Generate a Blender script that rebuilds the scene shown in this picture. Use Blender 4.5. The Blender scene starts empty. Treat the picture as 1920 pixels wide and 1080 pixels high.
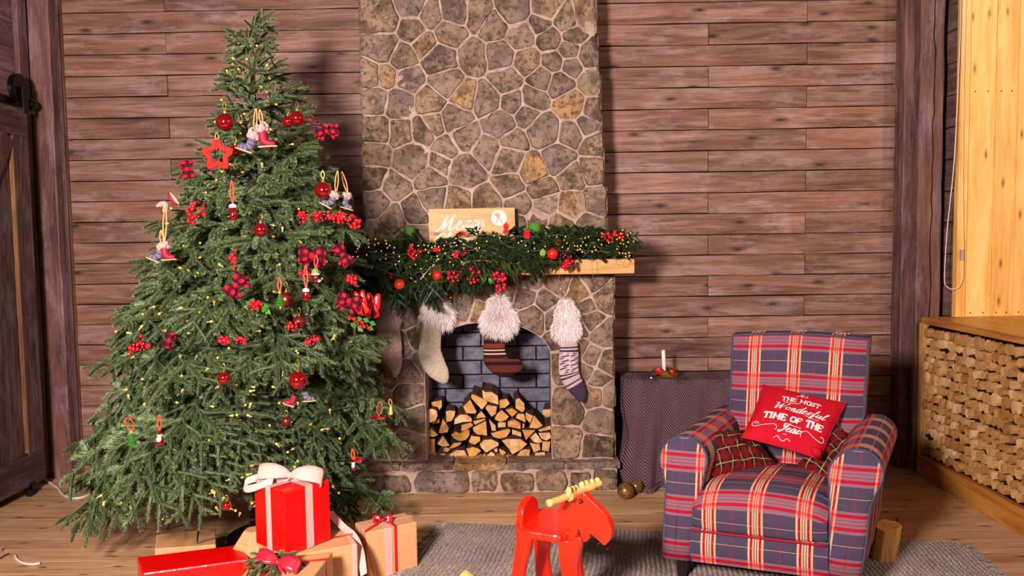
import bpy, math, random
import numpy as np
from mathutils import Vector, Matrix
# ------------------------------------------------------------------ camera, world, lights, exposure
F = 1440.0; HC = 1.27
scene = bpy.context.scene
COL = scene.collection
yc = Vector((15, 91, -F)).normalized()                 # world +Y seen in camera axes
up = Vector((-0.0135, 1, 0)); up = (up - yc * up.dot(yc)).normalized()
xc = yc.cross(up).normalized()
RM = Matrix((xc, yc, up))                              # camera -> world
cd = bpy.data.cameras.new('camera'); cam = bpy.data.objects.new('camera', cd); COL.objects.link(cam)
cd.sensor_width = 36; cd.lens = 36 * F / 1920; cd.clip_start = .05
cam.matrix_world = Matrix.Translation((0, 0, HC)) @ RM.to_4x4()
scene.camera = cam
CAMP = Vector((0, 0, HC))
world = bpy.data.worlds.new('world'); scene.world = world; world.use_nodes = True
world.node_tree.nodes['Background'].inputs[0].default_value = (1.0, .84, .80, 1)
world.node_tree.nodes['Background'].inputs[1].default_value = .065
def area(name, loc, target, size, power, color, size_y=None):
    l = bpy.data.lights.new(name, 'AREA'); l.energy = power; l.color = color; l.size = size
    if size_y: l.shape = 'RECTANGLE'; l.size_y = size_y
    o = bpy.data.objects.new(name, l); COL.objects.link(o); o.location = loc
    o.rotation_euler = (Vector(target) - Vector(loc)).to_track_quat('-Z', 'Y').to_euler(); return o
area('key_softbox', (-1.03, -.15, 1.76), (.0, 4, 1.0), .40, 225, (1, .875, .83))
area('fill_softbox', (2.9, .2, 2.2), (-.9, 4, .9), .5, 22, (1, .86, .78))
area('warm_lamp', (3.6, 1.9, 2.9), (2.6, 3.9, 1.4), .35, 26, (1, .74, .44))
vs = scene.view_settings; vs.view_transform = 'Standard'; vs.look = 'None'; vs.gamma = 1; vs.exposure = 0.25
vs.use_curve_mapping = False

def ray(px, py): return RM @ Vector(((px - 960) / F, (540 - py) / F, -1))
def P(px, py, Y): d = ray(px, py); return CAMP + d * (Y / d.y)
def PZ(px, py, z): d = ray(px, py); return CAMP + d * ((z - HC) / d.z)
def PX(px, py, X): d = ray(px, py); return CAMP + d * (X / d.x)
def PPL(px, py, o, n):
    d = ray(px, py); return CAMP + d * ((o - CAMP).dot(n) / d.dot(n))
# ------------------------------------------------------------------ helpers
R = random.Random(7)
def tag(o, label=None, cat=None, group=None, kind=None):
    if label: o['label'] = label
    if cat: o['category'] = cat
    if group: o['group'] = group
    if kind: o['kind'] = kind
    return o
def empty(name, loc=(0, 0, 0), label=None, cat=None, group=None, kind=None, rz=0):
    o = bpy.data.objects.new(name, None); COL.objects.link(o); o.location = loc; o.rotation_euler.z = rz
    o.empty_display_size = .05
    return tag(o, label, cat, group, kind)
class MB:
    def __init__(s): s.v = []; s.f = []; s.uv = []; s.m = []; s.cur = 0; s.hasuv = False
    def add(s, vs, fs, uvs=None):
        b = len(s.v); s.v += [tuple(p) for p in vs]
        s.f += [tuple(b + i for i in f) for f in fs]; s.m += [s.cur] * len(fs)
        if uvs: s.hasuv = True; s.uv += [tuple(u) for u in uvs]
        else: s.uv += [(0, 0)] * len(vs)
        return s
    def box(s, a, b):
        x0, y0, z0 = a; x1, y1, z1 = b
        return s.add([(x0,y0,z0),(x1,y0,z0),(x1,y1,z0),(x0,y1,z0),(x0,y0,z1),(x1,y0,z1),(x1,y1,z1),(x0,y1,z1)],
                     [(0,3,2,1),(4,5,6,7),(0,1,5,4),(1,2,6,5),(2,3,7,6),(3,0,4,7)])
    def hexa(s, c8):
        return s.add(c8, [(0,3,2,1),(4,5,6,7),(0,1,5,4),(1,2,6,5),(2,3,7,6),(3,0,4,7)])
    def prism(s, poly, ext, taper=None):
        n = len(poly); poly = [Vector(p) for p in poly]; ext = Vector(ext)
        top = [p + ext for p in poly]
        return s.add(poly + top, [tuple(range(n))[::-1], tuple(range(n, 2*n))] + [(i, (i+1) % n, n+(i+1) % n, n+i) for i in range(n)])
    def grid(s, fn, nu, nv, uvf=None, cu=False, cv=False):
        vs = []; uv = []
        for j in range(nv + (0 if cv else 1)):
            for i in range(nu + (0 if cu else 1)):
                u = i / nu; v = j / nv; vs.append(fn(u, v)); uv.append(uvf(u, v) if uvf else (u, v))
        W = nu + (0 if cu else 1); H = nv + (0 if cv else 1); fs = []
        for j in range(nv):
            for i in range(nu):
                fs.append((j*W+i, j*W+(i+1) % W, ((j+1) % H)*W+(i+1) % W, ((j+1) % H)*W+i))
        return s.add(vs, fs, uv)
    def tube(s, path, r, n=8, cap=True, flat=1.0, refup=None, uvl=None):
        path = [Vector(p) for p in path]; m = len(path)
        rs = r if isinstance(r, (list, tuple)) else [r] * m
        vs = []; uv = []; prev = None; L = 0
        for i, p in enumerate(path):
            t = (path[min(i+1, m-1)] - path[max(i-1, 0)])
            if t.length < 1e-9: t = Vector((0, 0, 1))
            t.normalize()
            if prev is None:
                a = Vector(refup) if refup else (Vector((0, 0, 1)) if abs(t.z) < .9 else Vector((0, 1, 0)))
            else: a = prev
            a = (a - t * a.dot(t)).normalized(); prev = a; b = t.cross(a)
            if i: L += (path[i] - path[i-1]).length
            for k in range(n):
                an = 2 * math.pi * k / n
                vs.append(p + a * math.cos(an) * rs[i] * flat + b * math.sin(an) * rs[i]); uv.append((k / n, L))
        fs = [(i*n+k, i*n+(k+1) % n, (i+1)*n+(k+1) % n, (i+1)*n+k) for i in range(m-1) for k in range(n)]
        if cap: fs += [tuple(range(n))[::-1], tuple((m-1)*n+k for k in range(n))]
        return s.add(vs, fs, uv)
    def lathe(s, prof, n=16, c=(0, 0, 0), axis=None):
        M = Matrix.Identity(3) if axis is None else Vector(axis).normalized().to_track_quat('Z', 'Y').to_matrix()
        c = Vector(c); m = len(prof); vs = []
        for r, z in prof:
            for k in range(n):
                a = 2*math.pi*k/n; vs.append(c + M @ Vector((r*math.cos(a), r*math.sin(a), z)))
        fs = [(i*n+k, i*n+(k+1) % n, (i+1)*n+(k+1) % n, (i+1)*n+k) for i in range(m-1) for k in range(n)]
        fs += [tuple(range(n))[::-1], tuple((m-1)*n+k for k in range(n))]
        return s.add(vs, fs)
    def ball(s, c, r, n=12, sq=1.0, axis=None):
        h = n // 2 + 1
        return s.lathe([(max(r*math.sin(math.pi*i/h), r*.02), -r*sq*math.cos(math.pi*i/h)) for i in range(h+1)], n, c, axis)
def origin_of(o):
    v = Vector((0, 0, 0))
    while o is not None: v += o.location; o = o.parent
    return v
def obj(name, mb, mat, parent=None, world=True, smooth=False, bevel=0, kind=None, label=None, solid=0, sub=0, loc=None):
    me = bpy.data.meshes.new(name)
    off = origin_of(parent) if (parent and world) else Vector((0, 0, 0))
    vs = mb.v
    L = Vector(loc) if loc is not None else (Vector((0, 0, 0)))
    if parent is None and loc is None and world and vs:                # origin at the base of the thing
        a = np.array(vs); L = Vector(((a[:,0].min()+a[:,0].max())/2, (a[:,1].min()+a[:,1].max())/2, a[:,2].min()))
    d = off + L
    me.from_pydata([(p[0]-d.x, p[1]-d.y, p[2]-d.z) for p in vs], [], mb.f)
    if mb.hasuv:
        ul = me.uv_layers.new(name='UVMap'); idx = np.empty(len(me.loops), dtype=np.int32)
        me.loops.foreach_get('vertex_index', idx); ul.data.foreach_set('uv', np.array(mb.uv, dtype=np.float32)[idx].ravel())
    for m in (mat if isinstance(mat, (list, tuple)) else [mat]): me.materials.append(m)
    if any(mb.m): me.polygons.foreach_set('material_index', mb.m)
    if smooth: me.shade_smooth()
    o = bpy.data.objects.new(name, me); COL.objects.link(o); o.location = L
    if parent: o.parent = parent
    if solid: md = o.modifiers.new('s', 'SOLIDIFY'); md.thickness = solid; md.offset = 0
    if bevel: md = o.modifiers.new('b', 'BEVEL'); md.width = bevel; md.segments = 2; md.limit_method = 'ANGLE'; md.angle_limit = .6
    if sub: md = o.modifiers.new('u', 'SUBSURF'); md.levels = sub; md.render_levels = sub
    return tag(o, label, kind=kind)
def copy_tree(o, parent=None):
    c = o.copy(); COL.objects.link(c)
    if parent: c.parent = parent
    for ch in list(o.children): copy_tree(ch, c)
    return c
def arc(c, r0, r1, n=9):  # smooth interpolation helper
    return [c]
def cr(pts, n=6, closed=False):
    pts = [Vector(p) for p in pts]; out = []; m = len(pts)
    rng = range(m if closed else m - 1)
    for i in rng:
        if closed: p0, p1, p2, p3 = pts[(i-1) % m], pts[i], pts[(i+1) % m], pts[(i+2) % m]
        else: p0, p1, p2, p3 = pts[max(i-1, 0)], pts[i], pts[i+1], pts[min(i+2, m-1)]
        for k in range(n):
            t = k / n
            out.append(.5*((2*p1) + (p2-p0)*t + (2*p0-5*p1+4*p2-p3)*t*t + (3*p1-p0-3*p2+p3)*t**3))
    if not closed: out.append(pts[-1])
    return out
def lerp(a, b, t): return a + (b - a) * t
# ------------------------------------------------------------------ materials
def srgb(c):
    if isinstance(c, str): c = tuple(int(c[i:i+2], 16) / 255 for i in (0, 2, 4))
    return tuple((x / 12.92 if x <= .04045 else ((x + .055) / 1.055) ** 2.4) for x in c) + (1,)
class NT:
    def __init__(s, name, rough=.6, spec=.3):
        s.mat = bpy.data.materials.new(name); s.mat.use_nodes = True; s.t = s.mat.node_tree
        s.b = s.t.nodes['Principled BSDF']; s.b.inputs['Roughness'].default_value = rough
        s.b.inputs['Specular IOR Level'].default_value = spec
    def n(s, typ, props=None, **ins):
        nd = s.t.nodes.new('ShaderNode' + typ)
        for k, v in (props or {}).items(): setattr(nd, k, v)
        for k, v in ins.items():
            key = int(k[1:]) if k[0] == '_' and k[1:].isdigit() else k.replace('_', ' ')
            s.set(nd.inputs[key], v)
        return nd
    def set(s, sock, v):
        if isinstance(v, bpy.types.NodeSocket): s.t.links.new(v, sock)
        elif isinstance(v, bpy.types.Node): s.t.links.new(v.outputs[0], sock)
        else: sock.default_value = v
    def ramp(s, fac, stops, const=False):
        nd = s.t.nodes.new('ShaderNodeValToRGB'); cr_ = nd.color_ramp
        if const: cr_.interpolation = 'CONSTANT'
        while len(cr_.elements) < len(stops): cr_.elements.new(.5)
        for e, (p, c) in zip(cr_.elements, stops): e.position = p; e.color = c if len(c) == 4 else tuple(c) + (1,)
        s.set(nd.inputs[0], fac); return nd
    def mix(s, fac, a, b, mode='MIX'):
        nd = s.t.nodes.new('ShaderNodeMix'); nd.data_type = 'RGBA'; nd.blend_type = mode
        s.set(nd.inputs[0], fac); s.set(nd.inputs[6], a); s.set(nd.inputs[7], b); return nd.outputs[2]
    def math(s, op, a, b=0.0, c=None):
        nd = s.t.nodes.new('ShaderNodeMath'); nd.operation = op; s.set(nd.inputs[0], a); s.set(nd.inputs[1], b)
        if c is not None: s.set(nd.inputs[2], c)
        return nd.outputs[0]
    def coords(s, scale=(1, 1, 1), rnd=True, kind='Object'):
        tc = s.n('TexCoord'); v = tc.outputs[kind]
        if rnd:
            oi = s.n('ObjectInfo'); k = s.n('VectorMath', {'operation': 'SCALE'}, _0=(37.1, 17.3, 29.7)); s.set(k.inputs['Scale'], oi.outputs['Random'])
            v = s.n('VectorMath', {'operation': 'ADD'}, _0=v, _1=k.outputs[0]).outputs[0]
        return s.n('Mapping', None, Vector=v, Scale=scale).outputs[0]
    def out(s, color=None, bump=None, strength=.3, dist=.01, rough=None):
        if color is not None: s.set(s.b.inputs['Base Color'], color)
        if bump is not None:
            bn = s.n('Bump', None, Height=bump, Strength=strength, Distance=dist); s.set(s.b.inputs['Normal'], bn)
        if rough is not None: s.set(s.b.inputs['Roughness'], rough)
        return s.mat
def plain(name, c, rough=.5, spec=.4, metal=0, coat=0, emit=None, es=0, noise=0, sheen=0):
    t = NT(name, rough, spec); col = srgb(c)
    t.b.inputs['Base Color'].default_value = col; t.b.inputs['Metallic'].default_value = metal
    t.b.inputs['Coat Weight'].default_value = coat; t.b.inputs['Coat Roughness'].default_value = .08
    t.b.inputs['Sheen Weight'].default_value = sheen
    if emit: t.b.inputs['Emission Color'].default_value = srgb(emit); t.b.inputs['Emission Strength'].default_value = es
    if noise:
        nz = t.n('TexNoise', None, Vector=t.coords(), Scale=60, Detail=3)
        c2 = tuple(x*(1-noise) for x in col[:3]) + (1,)
        t.out(t.mix(nz.outputs[0], c2, col), nz.outputs[0], .2, .003)
    return t.mat
def wood(name, dark, mid, light, axis='x', rough=.6, knots=0, kn='y', wash=None, var=.35, bump=.35, gs=1.0, warm=None):
    t = NT(name, rough, .25)
    a, b = 1.1 * gs, 11 * gs
    sc = {'x': (a, b, b), 'y': (b, a, b), 'z': (b, b, a)}[axis]
    v = t.coords(sc)
    n1 = t.n('TexNoise', None, Vector=v, Scale=1.6, Detail=7, Roughness=.6, Distortion=1.2)
    fs = {'x': (3, 95, 95), 'y': (95, 3, 95), 'z': (95, 95, 3)}[axis]
    n2 = t.n('TexNoise', None, Vector=t.coords(tuple(q*gs for q in fs)), Scale=1.5, Detail=4, Roughness=.7)
    n3 = t.n('TexNoise', None, Vector=t.coords((1.5, 1.5, 1.5)), Scale=1.3, Detail=2)
    f = t.math('ADD', t.math('MULTIPLY', n1.outputs[0], .62), t.math('MULTIPLY', n2.outputs[0], .38))
    f = t.math('ADD', f, t.math('MULTIPLY', t.math('SUBTRACT', n3.outputs[0], .5), .25))
    col = t.ramp(f, [(.33, srgb(dark)), (.5, srgb(mid)), (.68, srgb(light))]).outputs[0]
    if wash:
        w = t.ramp(t.n('TexNoise', None, Vector=t.coords({'x': (2, 5, 5), 'y': (5, 2, 5), 'z': (5, 5, 2)}[axis]), Scale=1.7, Detail=5, Roughness=.75).outputs[0], [(.5, (0, 0, 0)), (.72, (1, 1, 1))])
        col = t.mix(t.math('MULTIPLY', w.outputs[0], t.math('MULTIPLY', n2.outputs[0], 1.15)), col, srgb(wash))
    if warm:
        w2 = t.ramp(t.n('TexNoise', None, Vector=t.coords({'x': (1.5, 8, 8), 'y': (8, 1.5, 8), 'z': (8, 8, 1.5)}[axis]), Scale=1.2, Detail=3).outputs[0], [(.5, (0, 0, 0)), (.75, (1, 1, 1))])
        col = t.mix(t.math('MULTIPLY', w2.outputs[0], .55), col, srgb(warm))
    if knots:
        ks = {'x': (2.2, 6.5, 6.5), 'y': (6.5, 2.2, 6.5), 'z': (6.5, 6.5, 2.2)}[axis]
        sx = t.n('SeparateXYZ', None, Vector=t.coords(ks)); rem = [q for q in range(3) if q != 'xyz'.index(kn)]
        cb = t.n('CombineXYZ', None, _0=sx.outputs[rem[0]], _1=sx.outputs[rem[1]])
        vo = t.n('TexVoronoi', {'voronoi_dimensions': '2D'}, Vector=cb.outputs[0], Scale=knots, Randomness=1.0)
        kk = t.ramp(vo.outputs['Distance'], [(.03, (1, 1, 1)), (.085, (.35, .35, .35)), (.15, (0, 0, 0))])
        g = t.math('GREATER_THAN', t.n('SeparateColor', None, _0=vo.outputs['Color']).outputs[0], .45)
        dk = tuple(x*.32 for x in srgb(dark)[:3]) + (1,)
        col = t.mix(t.math('MULTIPLY', t.math('MULTIPLY', kk.outputs[0], g), .85), col, dk)
    oi = t.n('ObjectInfo')
    hv = t.n('HueSaturation', None, Color=col)
    t.set(hv.inputs['Value'], t.math('ADD', t.math('MULTIPLY', oi.outputs['Random'], var), 1 - var/2))
    return t.out(hv.outputs[0], f, bump, .004)
M = {}
M['wall'] = wood('weathered_wall_wood', '4c2f26', '7f5a4c', 'a88277', 'x', .5, wash='b09498', var=.28, warm='8e5c42', knots=1.1, bump=.5)
M['wall_y'] = wood('weathered_wall_wood_side', '452c28', '694a45', '8a6c68', 'y', .6, wash='9a8088', var=.3)
M['post'] = wood('dark_post_wood', '3e2722', '664640', '8a6a66', 'z', .5, wash='94808a', var=.2, warm='7d4e30')
M['post_warm'] = wood('amber_post_wood', '4a2c1e', '7a5238', 'a07a52', 'z', .5, var=.2)
M['door'] = wood('dark_barn_door_wood', '2c1a19', '4c3431', '6c5452', 'z', .5, wash='7c6c74', var=.2)
M['door_y'] = wood('dark_barn_door_wood_rail', '2c1a19', '4a322f', '68504e', 'y', .5, wash='74646c', var=.15)
M['gapdark'] = plain('shadow_gap_board', '251714', .9, .1)
M['floor'] = wood('pine_floor_boards', '9c6c44', 'c0946a', 'd6b088', 'x', .42, knots=1.6, kn='z', var=.16, bump=.15)
M['pine'] = wood('yellow_pine_boards', 'dd9c42', 'f4bc68', 'fdd48e', 'z', .38, knots=1.5, var=.16, bump=.12)
M['ledge'] = wood('oiled_ledge_wood', '8a5220', 'b4742e', 'cf9448', 'y', .35, var=.1, bump=.15)
M['mantelw'] = wood('pale_oak_mantel', 'a06c38', 'c49258', 'd8ac74', 'x', .5, var=.05, bump=.25)
M['signw'] = wood('sign_pine_wood', 'b0733f', 'cf955f', 'dfaa78', 'x', .5, knots=1.2, var=.05, bump=.12)
M['stumpw'] = wood('split_stump_wood', '8c5a28', 'c08a48', 'dcae6c', 'z', .6, var=.1)
M['toywood'] = wood('toy_natural_pine', 'dc9a50', 'efb46c', 'f8ca8a', 'x', .35, var=.05, bump=.08, gs=2)
def stone_mat():
    t = NT('field_stone', .62, .3)
    v = t.coords()
    n1 = t.n('TexNoise', None, Vector=v, Scale=10, Detail=12, Roughness=.78, Distortion=.35)
    n2 = t.n('TexNoise', None, Vector=v, Scale=44, Detail=6, Roughness=.8)
    n3 = t.n('TexNoise', None, Vector=v, Scale=2.6, Detail=3, Roughness=.5)
    oi = t.n('ObjectInfo')
    base = t.ramp(oi.outputs['Random'], [(0, srgb('7c5f46')), (.14, srgb('a48468')), (.28, srgb('584234')), (.42, srgb('ac8e72')), (.55, srgb('6e5650')), (.66, srgb('8a7068')), (.76, srgb('8c705c')), (.86, srgb('a47e5c')), (.94, srgb('cc9450')), (1, srgb('7c6a62'))])
    c = t.mix(t.ramp(n1.outputs[0], [(.45, (0, 0, 0)), (.55, (1, 1, 1))]).outputs[0], t.mix(.55, base.outputs[0], srgb('2a1a12')), t.mix(.3, base.outputs[0], srgb('d0b090')))
    c = t.mix(t.ramp(n3.outputs[0], [(.42, (0, 0, 0)), (.66, (.6, .6, .6))]).outputs[0], c, srgb('a58c82'))
    c = t.mix(t.ramp(n2.outputs[0], [(.38, (.85, .85, .85)), (.5, (0, 0, 0))]).outputs[0], c, srgb('3c2e26'))
    h = t.math('ADD', n1.outputs[0], t.math('MULTIPLY', n2.outputs[0], .5))
    return t.out(c, h, 1.0, .016)
M['stone'] = stone_mat()
def noisy(name, c1, c2, scale=20, rough=.8, bump=.4, dist=.005, spec=.2, detail=6):
    t = NT(name, rough, spec)
    n = t.n('TexNoise', None, Vector=t.coords(), Scale=scale, Detail=detail, Roughness=.65)
    return t.out(t.ramp(n.outputs[0], [(.32, srgb(c1)), (.66, srgb(c2))]).outputs[0], n.outputs[0], bump, dist)
M['mortar'] = noisy('pale_mortar', '8a6e60', 'c0a494', 16, .85, .8, .01)
M['brick'] = noisy('dark_slate_brick', '30303c', '66667a', 14, .45, .9, .006, .5)
M['bark'] = noisy('log_bark', '35211a', '6e4f3e', 40, .9, .8, .006)
M['cutwood'] = (lambda t: t.out(t.mix(t.n('ObjectInfo').outputs['Random'], t.ramp(t.n('TexNoise', None, Vector=t.coords((1, .3, 1)), Scale=22, Detail=5, Distortion=1.5).outputs[0], [(.3, srgb('9a5e20')), (.55, srgb('c88838')), (.75, srgb('e4b268'))]).outputs[0],
    t.ramp(t.n('TexNoise', None, Vector=t.coords(), Scale=30, Detail=4).outputs[0], [(.3, srgb('b07c44')), (.7, srgb('e4bd8a'))]).outputs[0]), t.n('TexNoise', None, Vector=t.coords(), Scale=80, Detail=3).outputs[0], .3, .003))(NT('cut_log_face', .6, .2))
M['slice'] = (lambda t: t.out(t.ramp(t.math('ADD', t.math('MULTIPLY', t.n('ObjectInfo').outputs['Random'], .55), t.math('MULTIPLY', t.n('TexNoise', None, Vector=t.coords(), Scale=25, Detail=4).outputs[0], .5)), [(.15, srgb('8a5628')), (.5, srgb('ba8850')), (.85, srgb('dcb482'))]).outputs[0],
    t.n('TexNoise', None, Vector=t.coords(), Scale=70, Detail=3).outputs[0], .3, .003))(NT('wood_slice_face', .6, .2))
def needle_mat(name, dark, mid, tip, stem):
    t = NT(name, .5, .35)
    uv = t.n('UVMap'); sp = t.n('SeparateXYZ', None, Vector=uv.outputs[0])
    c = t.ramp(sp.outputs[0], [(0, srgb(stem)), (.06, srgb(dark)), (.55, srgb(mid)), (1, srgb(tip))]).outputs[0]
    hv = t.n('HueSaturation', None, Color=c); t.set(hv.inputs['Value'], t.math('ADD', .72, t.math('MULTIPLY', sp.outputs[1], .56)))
    tr = t.n('BsdfTranslucent', None, Color=hv.outputs[0]); mx = t.n('MixShader'); t.set(mx.inputs[0], .12)
    t.t.links.new(t.b.outputs[0], mx.inputs[1]); t.t.links.new(tr.outputs[0], mx.inputs[2])
    t.t.links.new(mx.outputs[0], t.t.nodes['Material Output'].inputs[0])
    return t.out(hv.outputs[0])
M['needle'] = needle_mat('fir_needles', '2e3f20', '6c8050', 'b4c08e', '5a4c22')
M['needle_dark'] = needle_mat('garland_needles', '16240f', '30461f', '4c6430', '5a4420')
M['needle_cedar'] = needle_mat('cedar_needles', '3e4a20', '6a7434', '8c9048', '8a6030')
M['twigwood'] = plain('twig_bark', '8a6236', .8, .2)
M['trunk'] = M['bark']
M['red_glass'] = plain('red_glass_bauble', '980410', .14, .6, metal=.6, coat=1)
M['red_matte'] = plain('matte_red_apple', 'd01420', .4, .4, coat=.3)
M['darkred'] = plain('dark_red_bauble', '5a0810', .35, .5)
M['berry'] = plain('red_berry', 'c8061a', .22, .5, coat=.5)
M['berry_dark'] = plain('dark_berry', '4c0412', .2, .5, coat=.5)
M['glitter'] = noisy('red_glitter', 'b00008', 'ff2818', 400, .35, 1, .004, .6, 2)
M['gold'] = plain('gold_cap', 'c8963c', .3, .5, metal=.9)
M['cord'] = plain('jute_loop', 'c89058', .8, .2)
M['orange_ribbon'] = plain('orange_red_ribbon', 'd43c14', .5, .3)
M['white_fur'] = plain('white_fur', 'dccfca', .8, .2, noise=.1)
M['pink_fleece'] = noisy('pink_fleece', '8a6a66', 'd0b0a8', 160, .9, .8, .004)
M['fur'] = plain('white_long_fur', 'e6d8d4', .6, .2)
M['fur_tan'] = plain('tan_long_fur', 'c4a498', .6, .2)
M['green_leaf'] = plain('green_holly_leaf', '2c6a14', .35, .5)
M['lime'] = plain('pale_green_leaf', '6a8a2c', .5, .4)
M['wire'] = plain('silver_wire', 'b8a8a0', .35, .5, metal=.7)
M['cable'] = plain('dark_cable', '181418', .5, .4)
M['bulb'] = plain('warm_bulb', 'f0b040', .3, .4, emit='ffa020', es=.75)
M['socket'] = plain('bulb_socket', 'b0a0a0', .3, .5)
M['white_cable'] = plain('white_cable', 'e4d6d0', .4, .4)
M['iron'] = plain('black_iron', '171214', .3, .5, metal=.6)
M['red_paper'] = (lambda t: t.out(srgb('dc0404'), t.n('TexNoise', None, Vector=t.coords(), Scale=14, Detail=3, Distortion=1).outputs[0], .25, .012))(NT('red_wrapping_paper', .32, .4))
M['kraft'] = (lambda t: t.out(t.mix(t.n('TexNoise', None, Vector=t.coords((1, 1, 30)), Scale=6, Detail=4).outputs[0], srgb('c08450'), srgb('dfa878')), t.n('TexNoise', None, Vector=t.coords(), Scale=9, Detail=3).outputs[0], .2, .012))(NT('kraft_paper', .5, .3))
M['pink_ribbon'] = plain('pale_pink_ribbon', 'd8a49a', .55, .3, noise=.08)
M['red_ribbon'] = plain('red_satin_ribbon', 'd01018', .3, .5)
M['magenta_ribbon'] = plain('pink_red_satin_ribbon', 'a41c2c', .25, .6)
M['candle_green'] = plain('green_candle', '46801c', .45, .4)
M['candle'] = plain('white_candle', 'f0e2dc', .4, .4)
M['toyred'] = plain('red_toy_paint', 'f02004', .3, .5, coat=.35)
M['white_paint'] = plain('white_paint', 'e2d6cc', .6, .3)
M['print'] = plain('white_print', 'f0dcdc', .7, .2)
M['white_bead'] = plain('white_bead', 'f4f0ec', .4, .3)
M['piping'] = plain('slate_blue_piping', '3c4458', .8, .2)
M['legwood'] = plain('dark_chair_leg', '181214', .35, .5)
M['bronze'] = noisy('bronze_bauble', '2e1a0a', '8a5c2c', 25, .3, .4, .004, .6)
M['apple_orange'] = (lambda t: t.out(t.ramp(t.n('TexNoise', None, Vector=t.coords(), Scale=12).outputs[0], [(.35, srgb('c81808')), (.7, srgb('f07020'))]).outputs[0]))(NT('orange_red_apple', .35, .5))
def plaid(name, bg, per, warp, weft, jitter=.25, rough=.85, wave=0.0):
    """woven check from the UV map (metres): warp stripes across u, weft stripes across v; (start, colour, opacity)"""
    t = NT(name, rough, .12)
    uv = t.n('UVMap').outputs[0]
    if wave:
        nz = t.n('TexNoise', None, Vector=uv, Scale=9, Detail=2)
        uv = t.n('VectorMath', {'operation': 'ADD'}, _0=uv, _1=t.n('VectorMath', {'operation': 'SCALE'}, _0=nz.outputs[1], Scale=wave).outputs[0]).outputs[0]
    sp = t.n('SeparateXYZ', None, Vector=uv)
    def chan(s, st):
        f = t.math('FRACT', t.math('DIVIDE', s, per))
        c = t.ramp(f, [(p, srgb(k)) for p, k, a in st], True); a = t.ramp(f, [(p, (a, a, a)) for p, k, a in st], True)
        return c.outputs[0], a.outputs[0]
    cw, aw = chan(sp.outputs[0], warp); ch, ah = chan(sp.outputs[1], weft)
    base = t.mix(t.n('TexNoise', None, Vector=t.n('Mapping', None, Vector=uv, Scale=(900, 300, 1)).outputs[0], Scale=1, Detail=2).outputs[0], srgb(bg), tuple(min(1, x*1.5+.015) for x in srgb(bg)[:3])+(1,))
    c = t.mix(aw, base, cw)
    c = t.mix(t.math('MULTIPLY', ah, t.math('SUBTRACT', 1.0, t.math('MULTIPLY', aw, .45))), c, ch)
    both = t.math('MULTIPLY', aw, ah)
    c = t.mix(t.math('MULTIPLY', both, .42 if per > .1 else 0.0), c, srgb('e02c18') if per > .1 else srgb(bg))
    tex = t.n('TexNoise', None, Vector=t.n('Mapping', None, Vector=uv, Scale=(700, 700, 1)).outputs[0], Scale=1, Detail=1)
    hv = t.n('HueSaturation', None, Color=c); t.set(hv.inputs['Value'], t.math('ADD', .74, t.math('MULTIPLY', tex.outputs[0], .32)))
    t.b.inputs['Sheen Weight'].default_value = 0
    return t.out(hv.outputs[0], tex.outputs[0], .3, .002)
SL = '3e3246'; CRM = 'dcae84'; RD = 'a80c24'; MV = '9c6e78'
M['plaid'] = plaid('chair_tartan', SL, .158,
    [(0, SL, 0), (.33, CRM, .92), (.375, RD, .95), (.425, CRM, .85), (.46, SL, .9), (.475, CRM, .85), (.51, SL, .9), (.525, CRM, .85), (.56, RD, .95), (.61, CRM, .92), (.655, SL, 0), (.985, RD, .8)],
    [(0, SL, 0), (.25, MV, .6), (.31, RD, .92), (.385, MV, .6), (.44, RD, .6), (.455, MV, .6), (.52, RD, .6), (.535, MV, .6), (.59, RD, .92), (.665, MV, .6), (.72, SL, 0), (.985, CRM, .55)])
M['plaid_red'] = plaid('cushion_check', '1c080c', .052,
    [(0, '7c0c0c', .6), (.42, '1c080c', 0), (.68, 'b89058', .8), (.75, '1c080c', 0)],
    [(0, '7c0c0c', .6), (.42, '1c080c', 0), (.68, 'b89058', .8), (.75, '1c080c', 0)], wave=.012)
M['buffalo'] = plaid('buffalo_check', '9c0414', .030, [(0, 'd00c1c', 0), (.5, '08081c', .85)], [(0, 'd00c1c', 0), (.5, '08081c', .85)])
def knit():
    t = NT('knitted_mauve_cloth', .85, .12)
    sp = t.n('SeparateXYZ', None, Vector=t.n('UVMap').outputs[0]); u, v = sp.outputs[0], sp.outputs[1]
    z = t.math('PINGPONG', u, .085)
    zz = t.math('PINGPONG', v, .16)
    blk = t.math('GREATER_THAN', zz, .08)
    sgn = t.math('SUBTRACT', t.math('MULTIPLY', blk, 2.0), 1.0)
    ph = t.math('ADD', v, t.math('MULTIPLY', z, 1.35))
    w = t.math('SINE', t.math('MULTIPLY', ph, 360))
    w2 = t.math('MULTIPLY', t.math('SINE', t.math('MULTIPLY', u, 900)), .25)
    h = t.math('ADD', w, w2)
    c = t.mix(t.math('ADD', t.math('MULTIPLY', h, .3), .5), srgb('5a3e45'), srgb('a88490'))
    return t.out(c, h, 1.0, .008)
M['knit'] = knit()
M['burlap'] = noisy('tan_felt', 'a09080', 'c0ae9a', 90, .9, .5, .003)
M['pinkfelt'] = noisy('dusty_pink_felt', '9a7c74', 'b89a90', 90, .9, .5, .003)
def bands(name, stops, zscale, extra=None):
    t = NT(name, .9, .1); sp = t.n('SeparateXYZ', None, Vector=t.n('UVMap').outputs[0])
    n = t.n('TexNoise', None, Vector=t.n('Mapping', None, Vector=t.n('UVMap').outputs[0], Scale=(40, 400, 1)).outputs[0], Scale=1)
    c = t.ramp(t.math('MULTIPLY', sp.outputs[1], zscale), [(p, srgb(k)) for p, k in stops], True).outputs[0]
    return t, sp, n, c
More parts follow.
